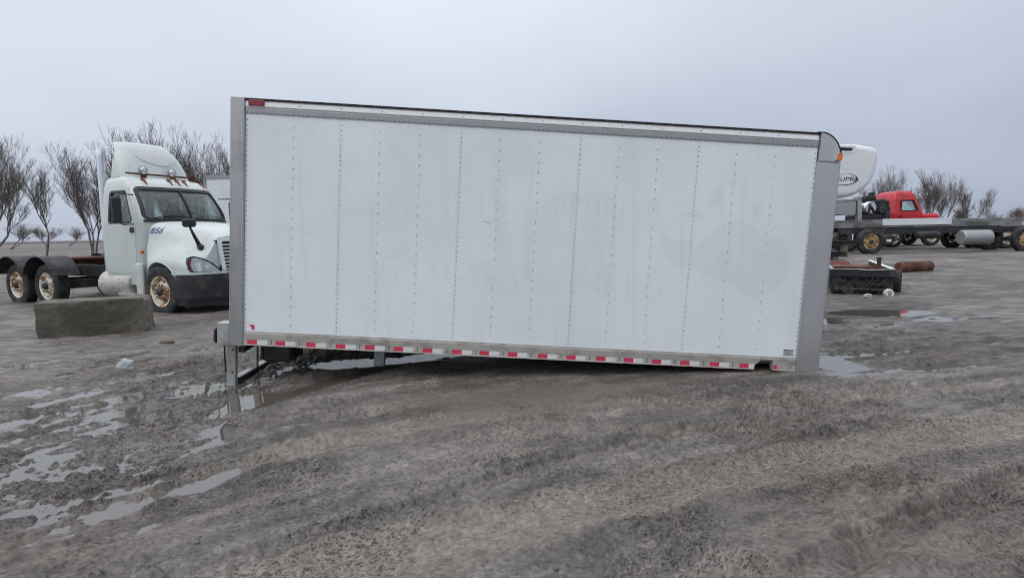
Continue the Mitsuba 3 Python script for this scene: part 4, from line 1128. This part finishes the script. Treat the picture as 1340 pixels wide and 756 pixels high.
# ------------------------------------------------------------------ second box body behind the first, carrying the refrigeration unit
RX = M4(0.0, (4.93, 9.3, 0))
RT = TW(RX)
lab('truck_box_001', 'white box body with rounded refrigeration unit on its nose, behind the big box', 'truck box')
P('truck_box_001__side_wall', bx(-5.2, -0.002, 0, 2.4, 0.62, 2.86), 'panel_white', RT)
P('truck_box_001__bottom_rail', bx(-5.2, 0.02, -0.02, 2.42, 0.50, 0.615), 'aluminium', RT)
P('truck_box_001__top_rail', bx(-5.2, 0.0, -0.016, 2.416, 2.863, 2.92), 'trim_grey', RT)
for x_ in (-4.6, -0.9):
    for y_ in (0.2, 1.9):
        P('truck_box_001__timber_crib', bx(x_, x_ + 0.3, y_, y_ + 0.3, -0.1, 0.498, 0.01), 'plywood', RT)
uk = 'truck_box_001__refrigeration_unit'
urs = []
for y, ins in ((0.22, 0.10), (0.235, 0.05), (0.27, 0.018), (0.33, 0.0), (2.07, 0.0), (2.13, 0.018), (2.165, 0.05), (2.18, 0.10)):
    prof = Polygon([(0.0, 2.03)] + [(x + 0.43, z) for x, z in [(0.10, 2.02), (0.28, 2.06), (0.42, 2.14), (0.53, 2.25), (0.60, 2.40), (0.632, 2.60), (0.635, 2.75), (0.612, 2.80), (0.54, 2.84), (0.3, 2.885)]] + [(0.0, 2.90)])
    pp = prof.buffer(-ins, join_style=1)
    ln = shapely.LinearRing(pp.exterior.coords)
    pts = np.array([ln.interpolate(t, normalized=True).coords[0] for t in np.linspace(0, 1, 61)[:-1]])
    c0 = pts.mean(0); k0 = np.argmin(np.abs(np.arctan2(pts[:, 1] - c0[1], pts[:, 0] - c0[0]))); pts = np.roll(pts, -k0, 0)
    if np.cross(pts[1] - pts[0], pts[2] - pts[1]) < 0: pts = pts[::-1]
    urs.append([(x, y, z) for x, z in pts])
shell = loft(urs)
slot = ext(rpoly([(0.23, 2.775), (0.62, 2.765), (0.62, 2.815), (0.23, 2.835)], 0.02), 0.1, 'xz', 0.16)
P(uk + '__shell', sub(shell, slot), 'shell_white', RT, smooth=30)
P(uk + '__vent', ext(rpoly([(0.2, 2.772), (0.625, 2.76), (0.625, 2.82), (0.2, 2.84)], 0.02), 0.03, 'xz', 0.24), 'gasket_black', RT)
P(uk + '__vent_rim', ext(rpoly([(0.2, 2.745), (0.67, 2.735), (0.67, 2.85), (0.2, 2.86)], 0.04).difference(rpoly([(0.0, 2.772), (0.625, 2.76), (0.625, 2.82), (0.0, 2.84)], 0.02)), 0.02, 'xz', 0.2105), 'shell_white', RT)
oc = affinity.translate(affinity.scale(Point(0, 0).buffer(1, quad_segs=16), 0.225, 0.105), 0.50, 2.315)
oi = affinity.scale(oc, 0.90, 0.80); oj = affinity.scale(oc, 0.95, 0.90)
P(uk + '__badge', ext(oc, 0.006, 'xz', 0.214), 'shell_white', RT, label='oval white badge with dark rim and dark lettering')
P(uk + '__badge_ring', ext(oj.difference(affinity.translate(affinity.scale(oc, 0.90, 0.84), -0.012, 0.004)), 0.003, 'xz', 0.2108), 'ink_dark', RT)
def up_text(txt, h_, x, y, z, m, tw, key, sx=1.0, slant=0.2):
    t = meshkit.text_mesh(txt, h_, 0.002, True); v = t.vertices
    mm = trimesh.Trimesh(np.stack([x + sx * (v[:, 0] + slant * v[:, 1]), y - v[:, 2], z + v[:, 1]], -1), t.faces, process=False)
    return P(key, mm, m, tw)
up_text('SUPRA', 0.062, 0.345, 0.2125, 2.288, 'ink_dark', RT, uk + '__lettering', 1.35, 0.12)

# ------------------------------------------------------------------ cut truck frame on the right, with tank, wheel and red panel
CM = M4(math.radians(-25), (7.66, 12.6, 0.02))
CT = TW(CM)
lab('cut_frame', 'black cut off truck frame with hanging hoses and rusty floor', 'truck frame')
W2, LN = 0.62, 3.9
P('cut_frame__front_beam', cat(bx(-W2, W2, 0, 0.10, 0.43, 0.60, 0.012), bx(-W2, W2, 0.1, 0.2, 0.588, 0.60)), 'frame_black', CT)
P('cut_frame__bent_edge', tube([(-W2, -0.01, 0.605), (-0.1, -0.01, 0.607), (0.05, -0.02, 0.590), (0.22, -0.025, 0.592), (W2 - 0.08, -0.01, 0.606)], 0.012, 6), 'galvanised', CT)
for s_ in (-1, 1):
    P('cut_frame__side_rail', cat(bx(s_ * (W2 - 0.005), s_ * (W2 - 0.06), 0.105, LN, 0.20 if s_ < 0 else 0.40, 0.60, 0.006)), 'frame_black', CT)
    P('cut_frame__rail_cap', bx(s_ * (W2 + 0.0), s_ * (W2 - 0.085), 0.11, LN, 0.6025, 0.616), 'shell_white' if s_ > 0 else 'galvanised', CT)
P('cut_frame__floor', bx(-W2 + 0.07, W2 - 0.07, 0.21, LN - 0.05, 0.46, 0.49), 'rusty_steel', CT)
P('cut_frame__cross_plate', bx(-W2 + 0.07, W2 - 0.07, 1.0, 1.06, 0.492, 0.60), 'rusty_steel', CT)
P('cut_frame__stake', cat(bx(0.30, 0.37, 0.22, 0.29, 0.492, 0.83), bx(0.275, 0.395, 0.2, 0.31, 0.832, 0.85)), 'rusty_steel', CT, label='short rusty stake standing on the frame')
P('cut_frame__lower_body', cat(bx(-W2 + 0.02, W2 - 0.02, 0.12, 1.4, 0.12, 0.428, 0.03), bx(-0.3, 0.3, 0.05, 0.6, 0.05, 0.40, 0.05), bx(-W2 + 0.03, -W2 + 0.25, 0.02, 0.5, 0.08, 0.42, 0.02)), 'plastic_black', CT)
rg = np.random.default_rng(12)
for cx_, cz_, r_ in ((-0.36, 0.13, 0.11), (-0.33, 0.14, 0.085), (-0.20, 0.16, 0.12), (-0.22, 0.15, 0.07)):
    t = np.linspace(0, 2 * math.pi, 26)[:-1]
    P('cut_frame__hose_coil', tube(np.stack([cx_ + r_ * np.cos(t), -0.05 + 0.02 * np.sin(t * 2) + rg.normal(0, 0.01), cz_ + r_ * np.sin(t)], -1), 0.013, 6, True), 'plastic_black', CT, smooth=True)
for x0, x1, dz in ((-0.5, -0.1, 0.14), (-0.2, 0.2, 0.2), (0.05, 0.45, 0.16), (-0.35, 0.3, 0.26)):
    t = np.linspace(0, 1, 16)
    P('cut_frame__hose', tube(np.stack([x0 + (x1 - x0) * t, -0.03 - 0.05 * np.sin(math.pi * t), 0.42 - dz * np.sin(math.pi * t) ** 0.8], -1), 0.014, 6), 'gasket_black', CT, smooth=True)
for q in range(9):
    a_, b_ = rg.uniform(-0.55, 0.5), rg.uniform(0.08, 0.36)
    P('cut_frame__bracket', xf(bx(-0.05, 0.05, -0.03, 0.06, -0.06, 0.06, 0.01), M4(rg.uniform(-0.5, 0.5), (a_, 0.06, b_), rg.uniform(-0.4, 0.4), rg.uniform(-0.6, 0.6))), ('frame_black', 'rusty_steel', 'plastic_black')[q % 3], CT)
P('cut_frame__axle_tube', tube([(-0.52, -0.02, 0.16), (0.0, -0.06, 0.17), (0.50, -0.02, 0.15)], 0.04, 10), 'frame_black', CT, smooth=40)
P('cut_frame__brake_drum', xf(lathe([(0, -0.06), (0.12, -0.06), (0.13, 0.06), (0, 0.06)], 20), M4(0.1, (-0.28, -0.02, 0.17))), 'plastic_black', CT, smooth=30)
P('cut_frame__leaf_spring', cat(*[tube([(-0.5 + 0.04 * q, 0.02, 0.33 - 0.018 * q), (0.0, 0.02, 0.27 - 0.018 * q), (0.5 - 0.04 * q, 0.02, 0.33 - 0.018 * q)], 0.009, 5) for q in range(4)]), 'frame_black', CT, kind='stuff')
hk = P('cut_frame__hub_end', xf(lathe([(0.045, -0.02), (0.082, -0.03), (0.092, -0.01), (0.092, 0.10), (0.045, 0.10), (0.045, -0.02)], 24), M4(0.3, (0.50, -0.10, 0.10))), 'shell_white', CT, smooth=30, label='round pale hub end low on the right')
P(hk + '__core', xf(lathe([(0, -0.03), (0.03, -0.025), (0.044, 0.0), (0.044, 0.08), (0, 0.08)], 16), M4(0.3, (0.50, -0.10, 0.10))), 'rim_gold', CT, smooth=30)
for s_ in (0,):
    P('cut_frame__strip', xf(bx(-0.28, 0.28, 0, 0.05, 0, 0.02), M4(0.2, (-0.2, 0.55, 0.492))), 'galvanised', CT)
    P('cut_frame__strip', xf(bx(-0.22, 0.30, 0, 0.04, 0, 0.02), M4(-0.1, (-0.1, 1.5, 0.492))), 'rim_gold', CT)
mat('red_dull', proc(lambda p, n, uv: mix((0.16, 0.022, 0.022), (0.09, 0.03, 0.026), FB(p.x * 4, p.y * 4, p.z * 4, 3))), 0.6)
k_ = 'steel_sheet'
lab(k_, 'dull red steel sheet with pale marks leaning behind the cut frame', 'steel sheet')
RM = M4(-0.25, (9.1, 16.6, gz(9.1, 16.6)), 0.0)
P('steel_sheet__sheet', xf(bx(-0.75, 0.65, 0, 0.03, 0, 0.52, 0.008), M4(0, (0, 0, 0), -0.9)), 'red_dull', TW(RM))
for x_ in (-0.6, 0.4):
    P('steel_sheet__foot', bx(x_, x_ + 0.1, 0.38, 0.44, 0, 0.30), 'rusty_steel', TW(RM))
tx_ = cat(bx(-0.35, 0.05, -0.003, -0.0005, 0.30, 0.34), bx(0.10, 0.30, -0.003, -0.0005, 0.31, 0.34), bx(-0.2, 0.2, -0.003, -0.0005, 0.20, 0.225))
P('steel_sheet__pale_mark', xf(tx_, M4(0, (0, 0, 0), -0.9)), 'shell_white', TW(RM), kind='stuff')
P('rusty_tank', xf(lathe([(0, -0.6), (0.12, -0.6), (0.15, -0.57), (0.16, -0.5), (0.16, 0.5), (0.15, 0.57), (0.12, 0.6), (0, 0.6)], 26, 'x'), M4(0.25, (11.72, 16.8, gz(11.6, 16.8) + 0.13))), 'rusty_steel', smooth=35, label='rusty brown cylindrical tank beside the cut frame', category='tank')
lab('spare_wheel', 'black tyre standing upright at the right end of the cut frame', 'wheel')
sp = M4(0.95, (8.64, 12.95, 0.03)) @ M4(0, (0, 0, 0.27)) @ np.diag([0.52, 0.7, 0.52, 1.0])
P('spare_wheel__tyre', TYRE, None, TW(sp)); P('spare_wheel__rim', RIM_B, None, TW(sp))

# ------------------------------------------------------------------ bare truck chassis with one big gold wheel in view
g24 = gz(15.5, 24.0)
BM2 = M4(0.0, (14.83, 24.0, g24))
BT2 = TW(BM2)
lab('truck_chassis', 'bare black truck chassis with gold wheels at the right', 'truck chassis')
for y_ in (0.35, 1.30):
    P('truck_chassis__frame_rail', bx(-0.55, 8.6, y_, y_ + 0.08, 0.80, 1.05), 'frame_black', BT2)
for x_ in (-0.5, 0.9, 2.4, 4.0, 5.6, 7.2):
    P('truck_chassis__cross_member', bx(x_, x_ + 0.1, 0.432, 1.298, 0.82, 1.0), 'frame_black', BT2)
for x_ in (0.0, 6.4):
    wheel('truck_chassis', BM2 @ M4(0, (x_, 0, 0.51)), RIM_B, False, 'large wheel with gold rim')
    wheel('truck_chassis', BM2 @ M4(0, (x_, 1.72, 0.51)), RIM_B, True)
    P('truck_chassis__axle', bx(x_ - 0.09, x_ + 0.09, 0.15, 1.6, 0.42, 0.60), 'frame_black', BT2)
P('truck_chassis__mud_flap', bx(-0.78, -0.755, -0.15, 0.25, 0.28, 0.88), 'gasket_black', BT2)
P('truck_chassis__reflector', bx(-0.786, -0.781, -0.165, -0.10, 0.60, 0.85), 'shell_white', BT2)
P('truck_chassis__suspension', cat(bx(0.55, 1.1, 0.1, 0.36, 0.30, 0.80, 0.08), xf(bx(-0.5, 0.5, 0.12, 0.2, -0.04, 0.04), M4(0, (0.9, 0, 0.45), 0, -0.35))), 'frame_black', BT2)
P('truck_chassis__air_tank', xf(lathe([(0, -0.5), (0.12, -0.48), (0.15, -0.4), (0.15, 0.4), (0.12, 0.48), (0, 0.5)], 18, 'x'), M4(0, (2.5, 0.16, 0.75))), 'frame_black', BT2, smooth=35)
P('truck_chassis__fuel_tank', xf(lathe([(0, -0.6), (0.27, -0.6), (0.3, -0.56), (0.3, 0.56), (0.27, 0.6), (0, 0.6)], 22, 'x'), M4(0, (4.4, 0.05, 0.62))), 'trim_grey', BT2, smooth=35)
P('truck_chassis__light_box', bx(0.62, 0.80, -0.16, -0.13, 0.50, 0.60), 'shell_white', BT2)

# ------------------------------------------------------------------ grey flatbed trailer further back and what stands on it
g27 = gz(17, 27)
FT = TW(M4(0, (14.2, 27.0, 0)))
lab('flatbed_trailer', 'long grey flatbed trailer parked behind the bare chassis', 'trailer')
P('flatbed_trailer__deck', bx(-1.0, 9.5, 0, 2.4, 1.72, 1.86, 0.01), 'grey_paint', FT)
P('flatbed_trailer__side_rail', bx(-1.0, 9.5, -0.05, -0.003, 1.50, 1.80), 'grey_paint', FT)
P('flatbed_trailer__under_frame', bx(-0.8, 9.0, 0.5, 1.9, 1.30, 1.718), 'frame_black', FT)
P('flatbed_trailer__white_panel', bx(3.02, 6.2, -0.09, -0.053, 1.60, 1.90), 'shell_white', FT, label='white side panel on the flatbed')
for x_ in (-0.3, 8.0, 9.0):
    wheel('flatbed_trailer', M4(0, (14.2 + x_, 27.2, g27 + 0.5)), RIM_A, False)
    wheel('flatbed_trailer', M4(0, (14.2 + x_, 29.2, g27 + 0.5)), RIM_A, True)
for x_ in (-0.3, 8.0, 9.0):
    P('flatbed_trailer__axle', cat(bx(x_ - 0.08, x_ + 0.08, 0.3, 2.1, g27 + 0.45, g27 + 0.6), bx(x_ - 0.1, x_ + 0.1, 0.8, 1.6, g27 + 0.58, 1.32)), 'frame_black', FT)
g20 = gz(11, 20)
for i_, (x0, x1, y0, z0, h_, m_, lb_) in enumerate(((9.7, 13.1, 22.0, 0.42, 0.16, 'frame_black', 'dark steel beam lying on blocks, upper of two by the box nose'), (9.6, 11.9, 20.5, 0.10, 0.17, 'frame_black', 'dark steel beam lying on the mud, lower of two by the box nose'))):
    gg = gz(0.5 * (x0 + x1), y0)
    b_ = num('steel_beam'); lab(b_, lb_, 'steel beam')
    P(b_ + '__beam', cat(bx(x0, x1, y0, y0 + 0.2, gg + z0, gg + z0 + 0.02), bx(x0, x1, y0 + 0.09, y0 + 0.11, gg + z0 + 0.02, gg + z0 + h_), bx(x0, x1, y0, y0 + 0.2, gg + z0 + h_, gg + z0 + h_ + 0.02)), m_)
    P(b_ + '__end_plate', bx(x0 + 0.002, x0 + 0.42, y0 - 0.02, y0 - 0.002, gg + z0 + 0.03, gg + z0 + h_ - 0.01), 'shell_white' if i_ == 0 else 'galvanised')
    P(b_ + '__block', cat(bx(x0 + 0.3, x0 + 0.5, y0, y0 + 0.2, gg - 0.1, gg + z0 - 0.002), bx(x1 - 0.5, x1 - 0.3, y0, y0 + 0.2, gg - 0.1, gg + z0 - 0.002)), 'plywood')
# service truck with silver box and chrome tank
ST = TW(M4(0, (16.75, 30.5, 0.0)))
g30 = gz(17.5, 30.5)
lab('service_truck', 'parked truck with grey box body and round chrome tank behind flatbed', 'truck')
P('service_truck__body_box', cat(bx(0.22, 1.32, 0, 1.8, 2.2, 2.90, 0.02)), 'trim_grey', ST)
P('service_truck__body_frame', cat(bx(0.10, 0.21, -0.02, 1.8, 1.8, 3.0), bx(0.1, 1.35, -0.03, 1.8, 2.905, 2.99)), 'galvanised', ST)
P('service_truck__post', xf(bx(-0.10, 0.12, 0, 0.3, -0.62, 0.62, 0.02), M4(0, (1.52, 0, 2.52), 0, -0.06)), 'galvanised', ST)
P('service_truck__chrome_tank', xf(lathe([(0, -0.7), (0.28, -0.7), (0.35, -0.62), (0.35, 0.62), (0.28, 0.7), (0, 0.7)], 26), M4(0, (2.10, 0.7, 2.55))), 'chrome', ST, smooth=30)
P('service_truck__black_cradle', cat(bx(1.6, 2.75, 0, 1.5, 1.85, 2.2, 0.05), bx(1.85, 2.4, 0.05, 1.2, 2.92, 3.15, 0.04), bx(2.15, 2.35, 0.1, 0.4, 3.12, 3.35, 0.03)), 'gasket_black', ST)
P('service_truck__strut', cat(tube([(2.0, -0.03, 2.3), (2.05, -0.03, 2.75)], 0.05, 6), tube([(2.1, -0.03, 2.6), (2.3, -0.03, 2.25)], 0.05, 6)), 'gasket_black', ST)
P('service_truck__engine', cat(bx(2.65, 2.95, 0, 0.8, 2.2, 3.0, 0.08), bx(2.85, 3.25, 0.1, 0.8, 1.9, 2.6, 0.08), bx(3.0, 3.15, 0.1, 0.5, 2.5, 2.9, 0.04)), 'frame_black', ST)
P('service_truck__frame', bx(-0.6, 4.2, 0.3, 1.5, 1.35, 1.80), 'frame_black', ST)
for x_ in (0.3, 3.4):
    wheel('service_truck', M4(0, (16.75 + x_, 30.7, g30 + 0.5)), RIM_A, False)
    wheel('service_truck', M4(0, (16.75 + x_, 32.2, g30 + 0.5)), RIM_A, True)
for x_ in (0.3, 3.4):
    P('service_truck__axle', bx(x_ - 0.1, x_ + 0.1, 0.3, 1.6, g30 + 0.4, 1.36), 'frame_black', ST)

# red truck
g33 = gz(21.5, 33)
RM2 = M4(0, (21.35, 32.6, g33)); RT2 = TW(RM2)
lab('red_truck', 'bright red truck cab standing behind the flatbed at the right', 'truck')
cr = []
for t, (x0, x1, hw_) in zip((0.85, 1.0, 1.7, 1.85, 2.5, 2.85, 3.0, 3.06), ((0.02, 1.78, 1.0), (0, 1.8, 1.02), (0, 1.8, 1.04), (0, 1.78, 1.03), (0.10, 1.5, 0.96), (0.2, 1.36, 0.88), (0.34, 1.22, 0.78), (0.5, 1.05, 0.62))):
    pl = sbox(x0, -hw_, x1, hw_).buffer(-0.1).buffer(0.1, quad_segs=4)
    ln = pl.exterior; s0 = ln.project(Point((x0 + x1) / 2, -hw_))
    pts = [ln.interpolate((s0 + q * ln.length) % ln.length).coords[0] for q in np.linspace(0, 1, 49)[:-1]]
    cr.append([(x, y + 1.05, t) for x, y in pts])
rwin = rpoly([(0.52, 1.95), (0.52, 2.52), (1.16, 2.52), (1.46, 1.95)], 0.06)
redin = loft([[(0.9 + (x - 0.9) * 0.9, 1.05 + (y - 1.05) * 0.93, min(z, 2.9) if z > 1.0 else 1.2) for x, y, z in r] for r in cr[1:6]])
rcab = sub(loft(cr), redin, ext(rwin, 3.0, 'xz', -0.5), ext(rpoly([(0.25, 1.98), (1.85, 1.98), (1.8, 2.5), (0.3, 2.5)], 0.06), 1.2, 'yz', 0.9))
P('red_truck__cab', rcab, 'red_paint', RT2, smooth=35)
v_, f_ = flat(rwin)
P('red_truck__window', trimesh.Trimesh(np.stack([v_[:, 0], 0 * v_[:, 0] + 0.075, v_[:, 1]], -1), f_, process=False), 'glass', RT2)
P('red_truck__window_seal', ext(rwin.buffer(0.03).difference(rwin.buffer(-0.01)), 0.10, 'xz', 0.0), 'gasket_black', RT2)
P('red_truck__door_handle', bx(0.42, 0.54, -0.012, 0.01, 1.55, 1.68), 'gasket_black', RT2)
P('red_truck__hood', cat(bx(1.79, 2.9, 0.25, 1.85, 0.95, 1.78, 0.12), bx(1.9, 3.0, 0.02, 0.35, 0.75, 1.25, 0.1), bx(1.9, 3.0, 1.75, 2.08, 0.75, 1.25, 0.1)), 'red_paint', RT2)
P('red_truck__bumper', bx(3.01, 3.15, 0, 2.1, 0.45, 0.75, 0.03), 'chrome', RT2)
P('red_truck__headlight', bx(2.96, 3.02, 0.1, 0.3, 0.95, 1.12, 0.02), 'reflector', RT2)
P('red_truck__frame_rail', bx(-4.5, 2.9, 0.6, 1.5, 0.62, 0.84), 'frame_black', RT2)
P('red_truck__exhaust', cat(tube([(-0.15, 0.2, 0.9), (-0.15, 0.2, 2.45)], 0.07, 10)), 'frame_black', RT2, smooth=40)
P('red_truck__red_air_cleaner', xf(lathe([(0, -0.25), (0.12, -0.25), (0.14, -0.2), (0.14, 0.2), (0.12, 0.25), (0, 0.25)], 16), M4(0, (-0.45, 0.4, 1.95))), 'red_dull', RT2, smooth=30)
for x_ in (2.3, -2.8, -4.0):
    wheel('red_truck', RM2 @ M4(0, (x_, 0.12, 0.5)), RIM_A, False)
    wheel('red_truck', RM2 @ M4(0, (x_, 1.98, 0.5)), RIM_A, True)

# ------------------------------------------------------------------ bare trees
def tree_mesh(seed, H=9.0, stems=1, spread=0.5, levels=6):
    r = random.Random(seed)
    segs = []                                                        # (p0, p1, r0, r1)
    trunk = []
    def grow(p, d, L, rad, lev, store):
        n = 4 if lev < 2 else 3
        for i in range(n):
            d2 = d + np.array([r.gauss(0, 0.10), r.gauss(0, 0.10), r.gauss(0.05 if lev else 0.0, 0.05)])
            d2 /= np.linalg.norm(d2)
            q = p + d2 * L / n
            r1 = rad * (1 - 0.10)
            store.append((p, q, rad, r1)); p, d, rad = q, d2, r1
            if lev >= 1 and lev < levels and i < n - 1 and r.random() < (0.75 if lev < 4 else 0.5):
                side(p, d, L * r.uniform(0.45, 0.7), rad * 0.62, lev + 1)
        if lev < levels:
            k = 2 if r.random() < 0.6 else 3
            for _ in range(k):
                side(p, d, L * r.uniform(0.62, 0.85), rad * (0.78 if k == 2 else 0.68), lev + 1)
    def side(p, d, L, rad, lev):
        a = np.array([r.gauss(0, 1), r.gauss(0, 1), 0.0]); a -= d * a.dot(d); a /= max(np.linalg.norm(a), 1e-6)
        d2 = d + a * r.uniform(0.35, 0.8) * spread * 1.5 + np.array([0, 0, 0.22])
        d2 /= np.linalg.norm(d2)
        grow(p, d2, L, max(rad, 0.0055), lev, segs)
    for s in range(stems):
        d0 = np.array([r.gauss(0, 0.12 + 0.1 * (stems > 1)), r.gauss(0, 0.1), 1.0]); d0 /= np.linalg.norm(d0)
        grow(np.array([0.25 * s, 0.1 * s, -0.3]), d0, H * 0.30, H * (0.0105 if stems > 1 else 0.0135), 0, trunk)
    def build(S):
        S0 = np.array([s[0] for s in S]); S1 = np.array([s[1] for s in S]); R0 = np.array([s[2] for s in S]); R1 = np.array([s[3] for s in S])
        t = S1 - S0; t /= np.linalg.norm(t, axis=1, keepdims=True)
        a = np.cross(t, [0.31, 0.9, 0.2]); a /= np.linalg.norm(a, axis=1, keepdims=True); b = np.cross(t, a)
        n = 4; th = np.arange(n) * 2 * np.pi / n
        ring = a[:, None] * np.cos(th)[None, :, None] + b[:, None] * np.sin(th)[None, :, None]
        V = np.concatenate([S0[:, None] + ring * R0[:, None, None], S1[:, None] + ring * R1[:, None, None]], 1)
        base = np.arange(len(S))[:, None, None] * 2 * n
        k = np.arange(n); l = (k + 1) % n
        f = np.concatenate([np.stack([k, l, n + l], 1), np.stack([k, n + l, n + k], 1)])[None] + base
        return V.reshape(-1, 3), f.reshape(-1, 3)
    zmax = max(s[1][2] for s in segs)
    k = H / zmax
    segs = [(a * k, b * k, c, e) for a, b, c, e in segs]; trunk2 = [(a * k, b * k, c, e) for a, b, c, e in trunk]
    return build(trunk2), build(segs), len(segs)


TREES = []
for sd, st_ in ((1, 1), (2, 2), (5, 3), (9, 2)):
    a_, b_, n_ = tree_mesh(sd, 9.0, st_, 0.42, 6)
    print('tree segments', n_)
    TREES.append((mikit.ply(a_, 'bark', smooth=True), mikit.ply(b_, 'bark', smooth=True)))


def tree(x, y, H, kind, rot, label, group=None):
    key = num('bare_tree')
    g = gz(x, y)
    m = TW(M4(rot, (x, y, g - 0.05)) @ np.diag([H / 9.0, H / 9.0, H / 9.0, 1.0]))
    P(key + '__trunk', TREES[kind][0], None, m); P(key + '__crown', TREES[kind][1], None, m)
    lab(key, label, 'tree', group)


def tx(px, y):                                                       # world x of a bearing given as pixel column, for placing the tree line
    return (px - 670) / 757.0 * y * 0.996


LT = [(268, 42, 9.6, 2, 0.4, 'bare several stemmed tree rising above the white trailer corner'), (297, 46, 9.2, 1, 2.0, 'bare tree half hidden by the rear post of the big box'),
      (243, 47, 8.2, 0, 1.0, 'low bushy bare tree just right of the truck roof deflector'), (222, 46, 10.0, 3, 3.0, 'bare tree behind the right end of the truck roof deflector'),
      (198, 48, 10.4, 1, 4.2, 'bare tree behind the middle of the truck roof deflector'), (176, 47, 9.8, 0, 5.0, 'bare tree behind the left part of the truck roof deflector')]
LT += [(256, 52, 8.8, 3, 5.2, 'slim bare tree between the deflector and the white trailer, farther back'), (210, 53, 9.6, 2, 2.6, 'bare tree behind the roof deflector, farther back than its neighbours'), (283, 54, 9.6, 0, 1.7, 'bare tree above the white trailer roof, farther back')]
for px, y, H, kd, ro, lb_ in LT:
    tree(tx(px, y), y, H, kd, ro, lb_)
r_ = random.Random(8)
ORD = ('first', 'second', 'third', 'fourth', 'fifth', 'sixth', 'seventh', 'eighth')
for i_, px in enumerate((-6, 36, 80, 122)):
    tree(tx(px, 48), 48 + r_.uniform(-3, 4), 9.6 + r_.uniform(-1.2, 1.2), (1, 0, 3, 0)[i_], r_.uniform(0, 6), ORD[i_] + ' bare tree from the left edge, left of the truck cab', 'bare trees in the row left of the truck')
RTR = [(1153, 60, 7.4, 2, 0.6, 'bare tree right of the refrigeration unit'), (1143, 66, 5.6, 0, 1.6, 'small bare tree close beside the refrigeration unit'), (1170, 64, 6.2, 1, 2.6, 'bare tree above the red truck cab')]
for px, y, H, kd, ro, lb_ in RTR:
    tree(tx(px, y), y, H, kd, ro, lb_)
for i_, px in enumerate((1196, 1228, 1262, 1296, 1335)):
    tree(tx(px, 64), 64 + r_.uniform(-4, 4), 6.4 + r_.uniform(-1, 1.2), r_.randrange(4), r_.uniform(0, 6), ORD[i_] + ' bare tree to the right of the red truck cab', 'bare trees in the row right of the red truck')

for i_ in range(26):
    side = -1 if i_ % 2 else 1
    px = (670 + side * (430 + r_.uniform(0, 420)))
    y = r_.uniform(105, 150)
    k_ = r_.randrange(4)
    m = TW(M4(r_.uniform(0, 6), (tx(px, y), y, 0.3)) @ np.diag([1.2, 1.2, 0.55, 1.0]))
    scene[f'far_wood__{2 * i_ + 1:03d}'] = {**TREES[k_][0], 'to_world': m}
    scene[f'far_wood__{2 * i_ + 2:03d}'] = {**TREES[k_][1], 'to_world': m}
lab('far_wood', 'distant line of low bare woodland along the horizon', 'woodland', kind='stuff')
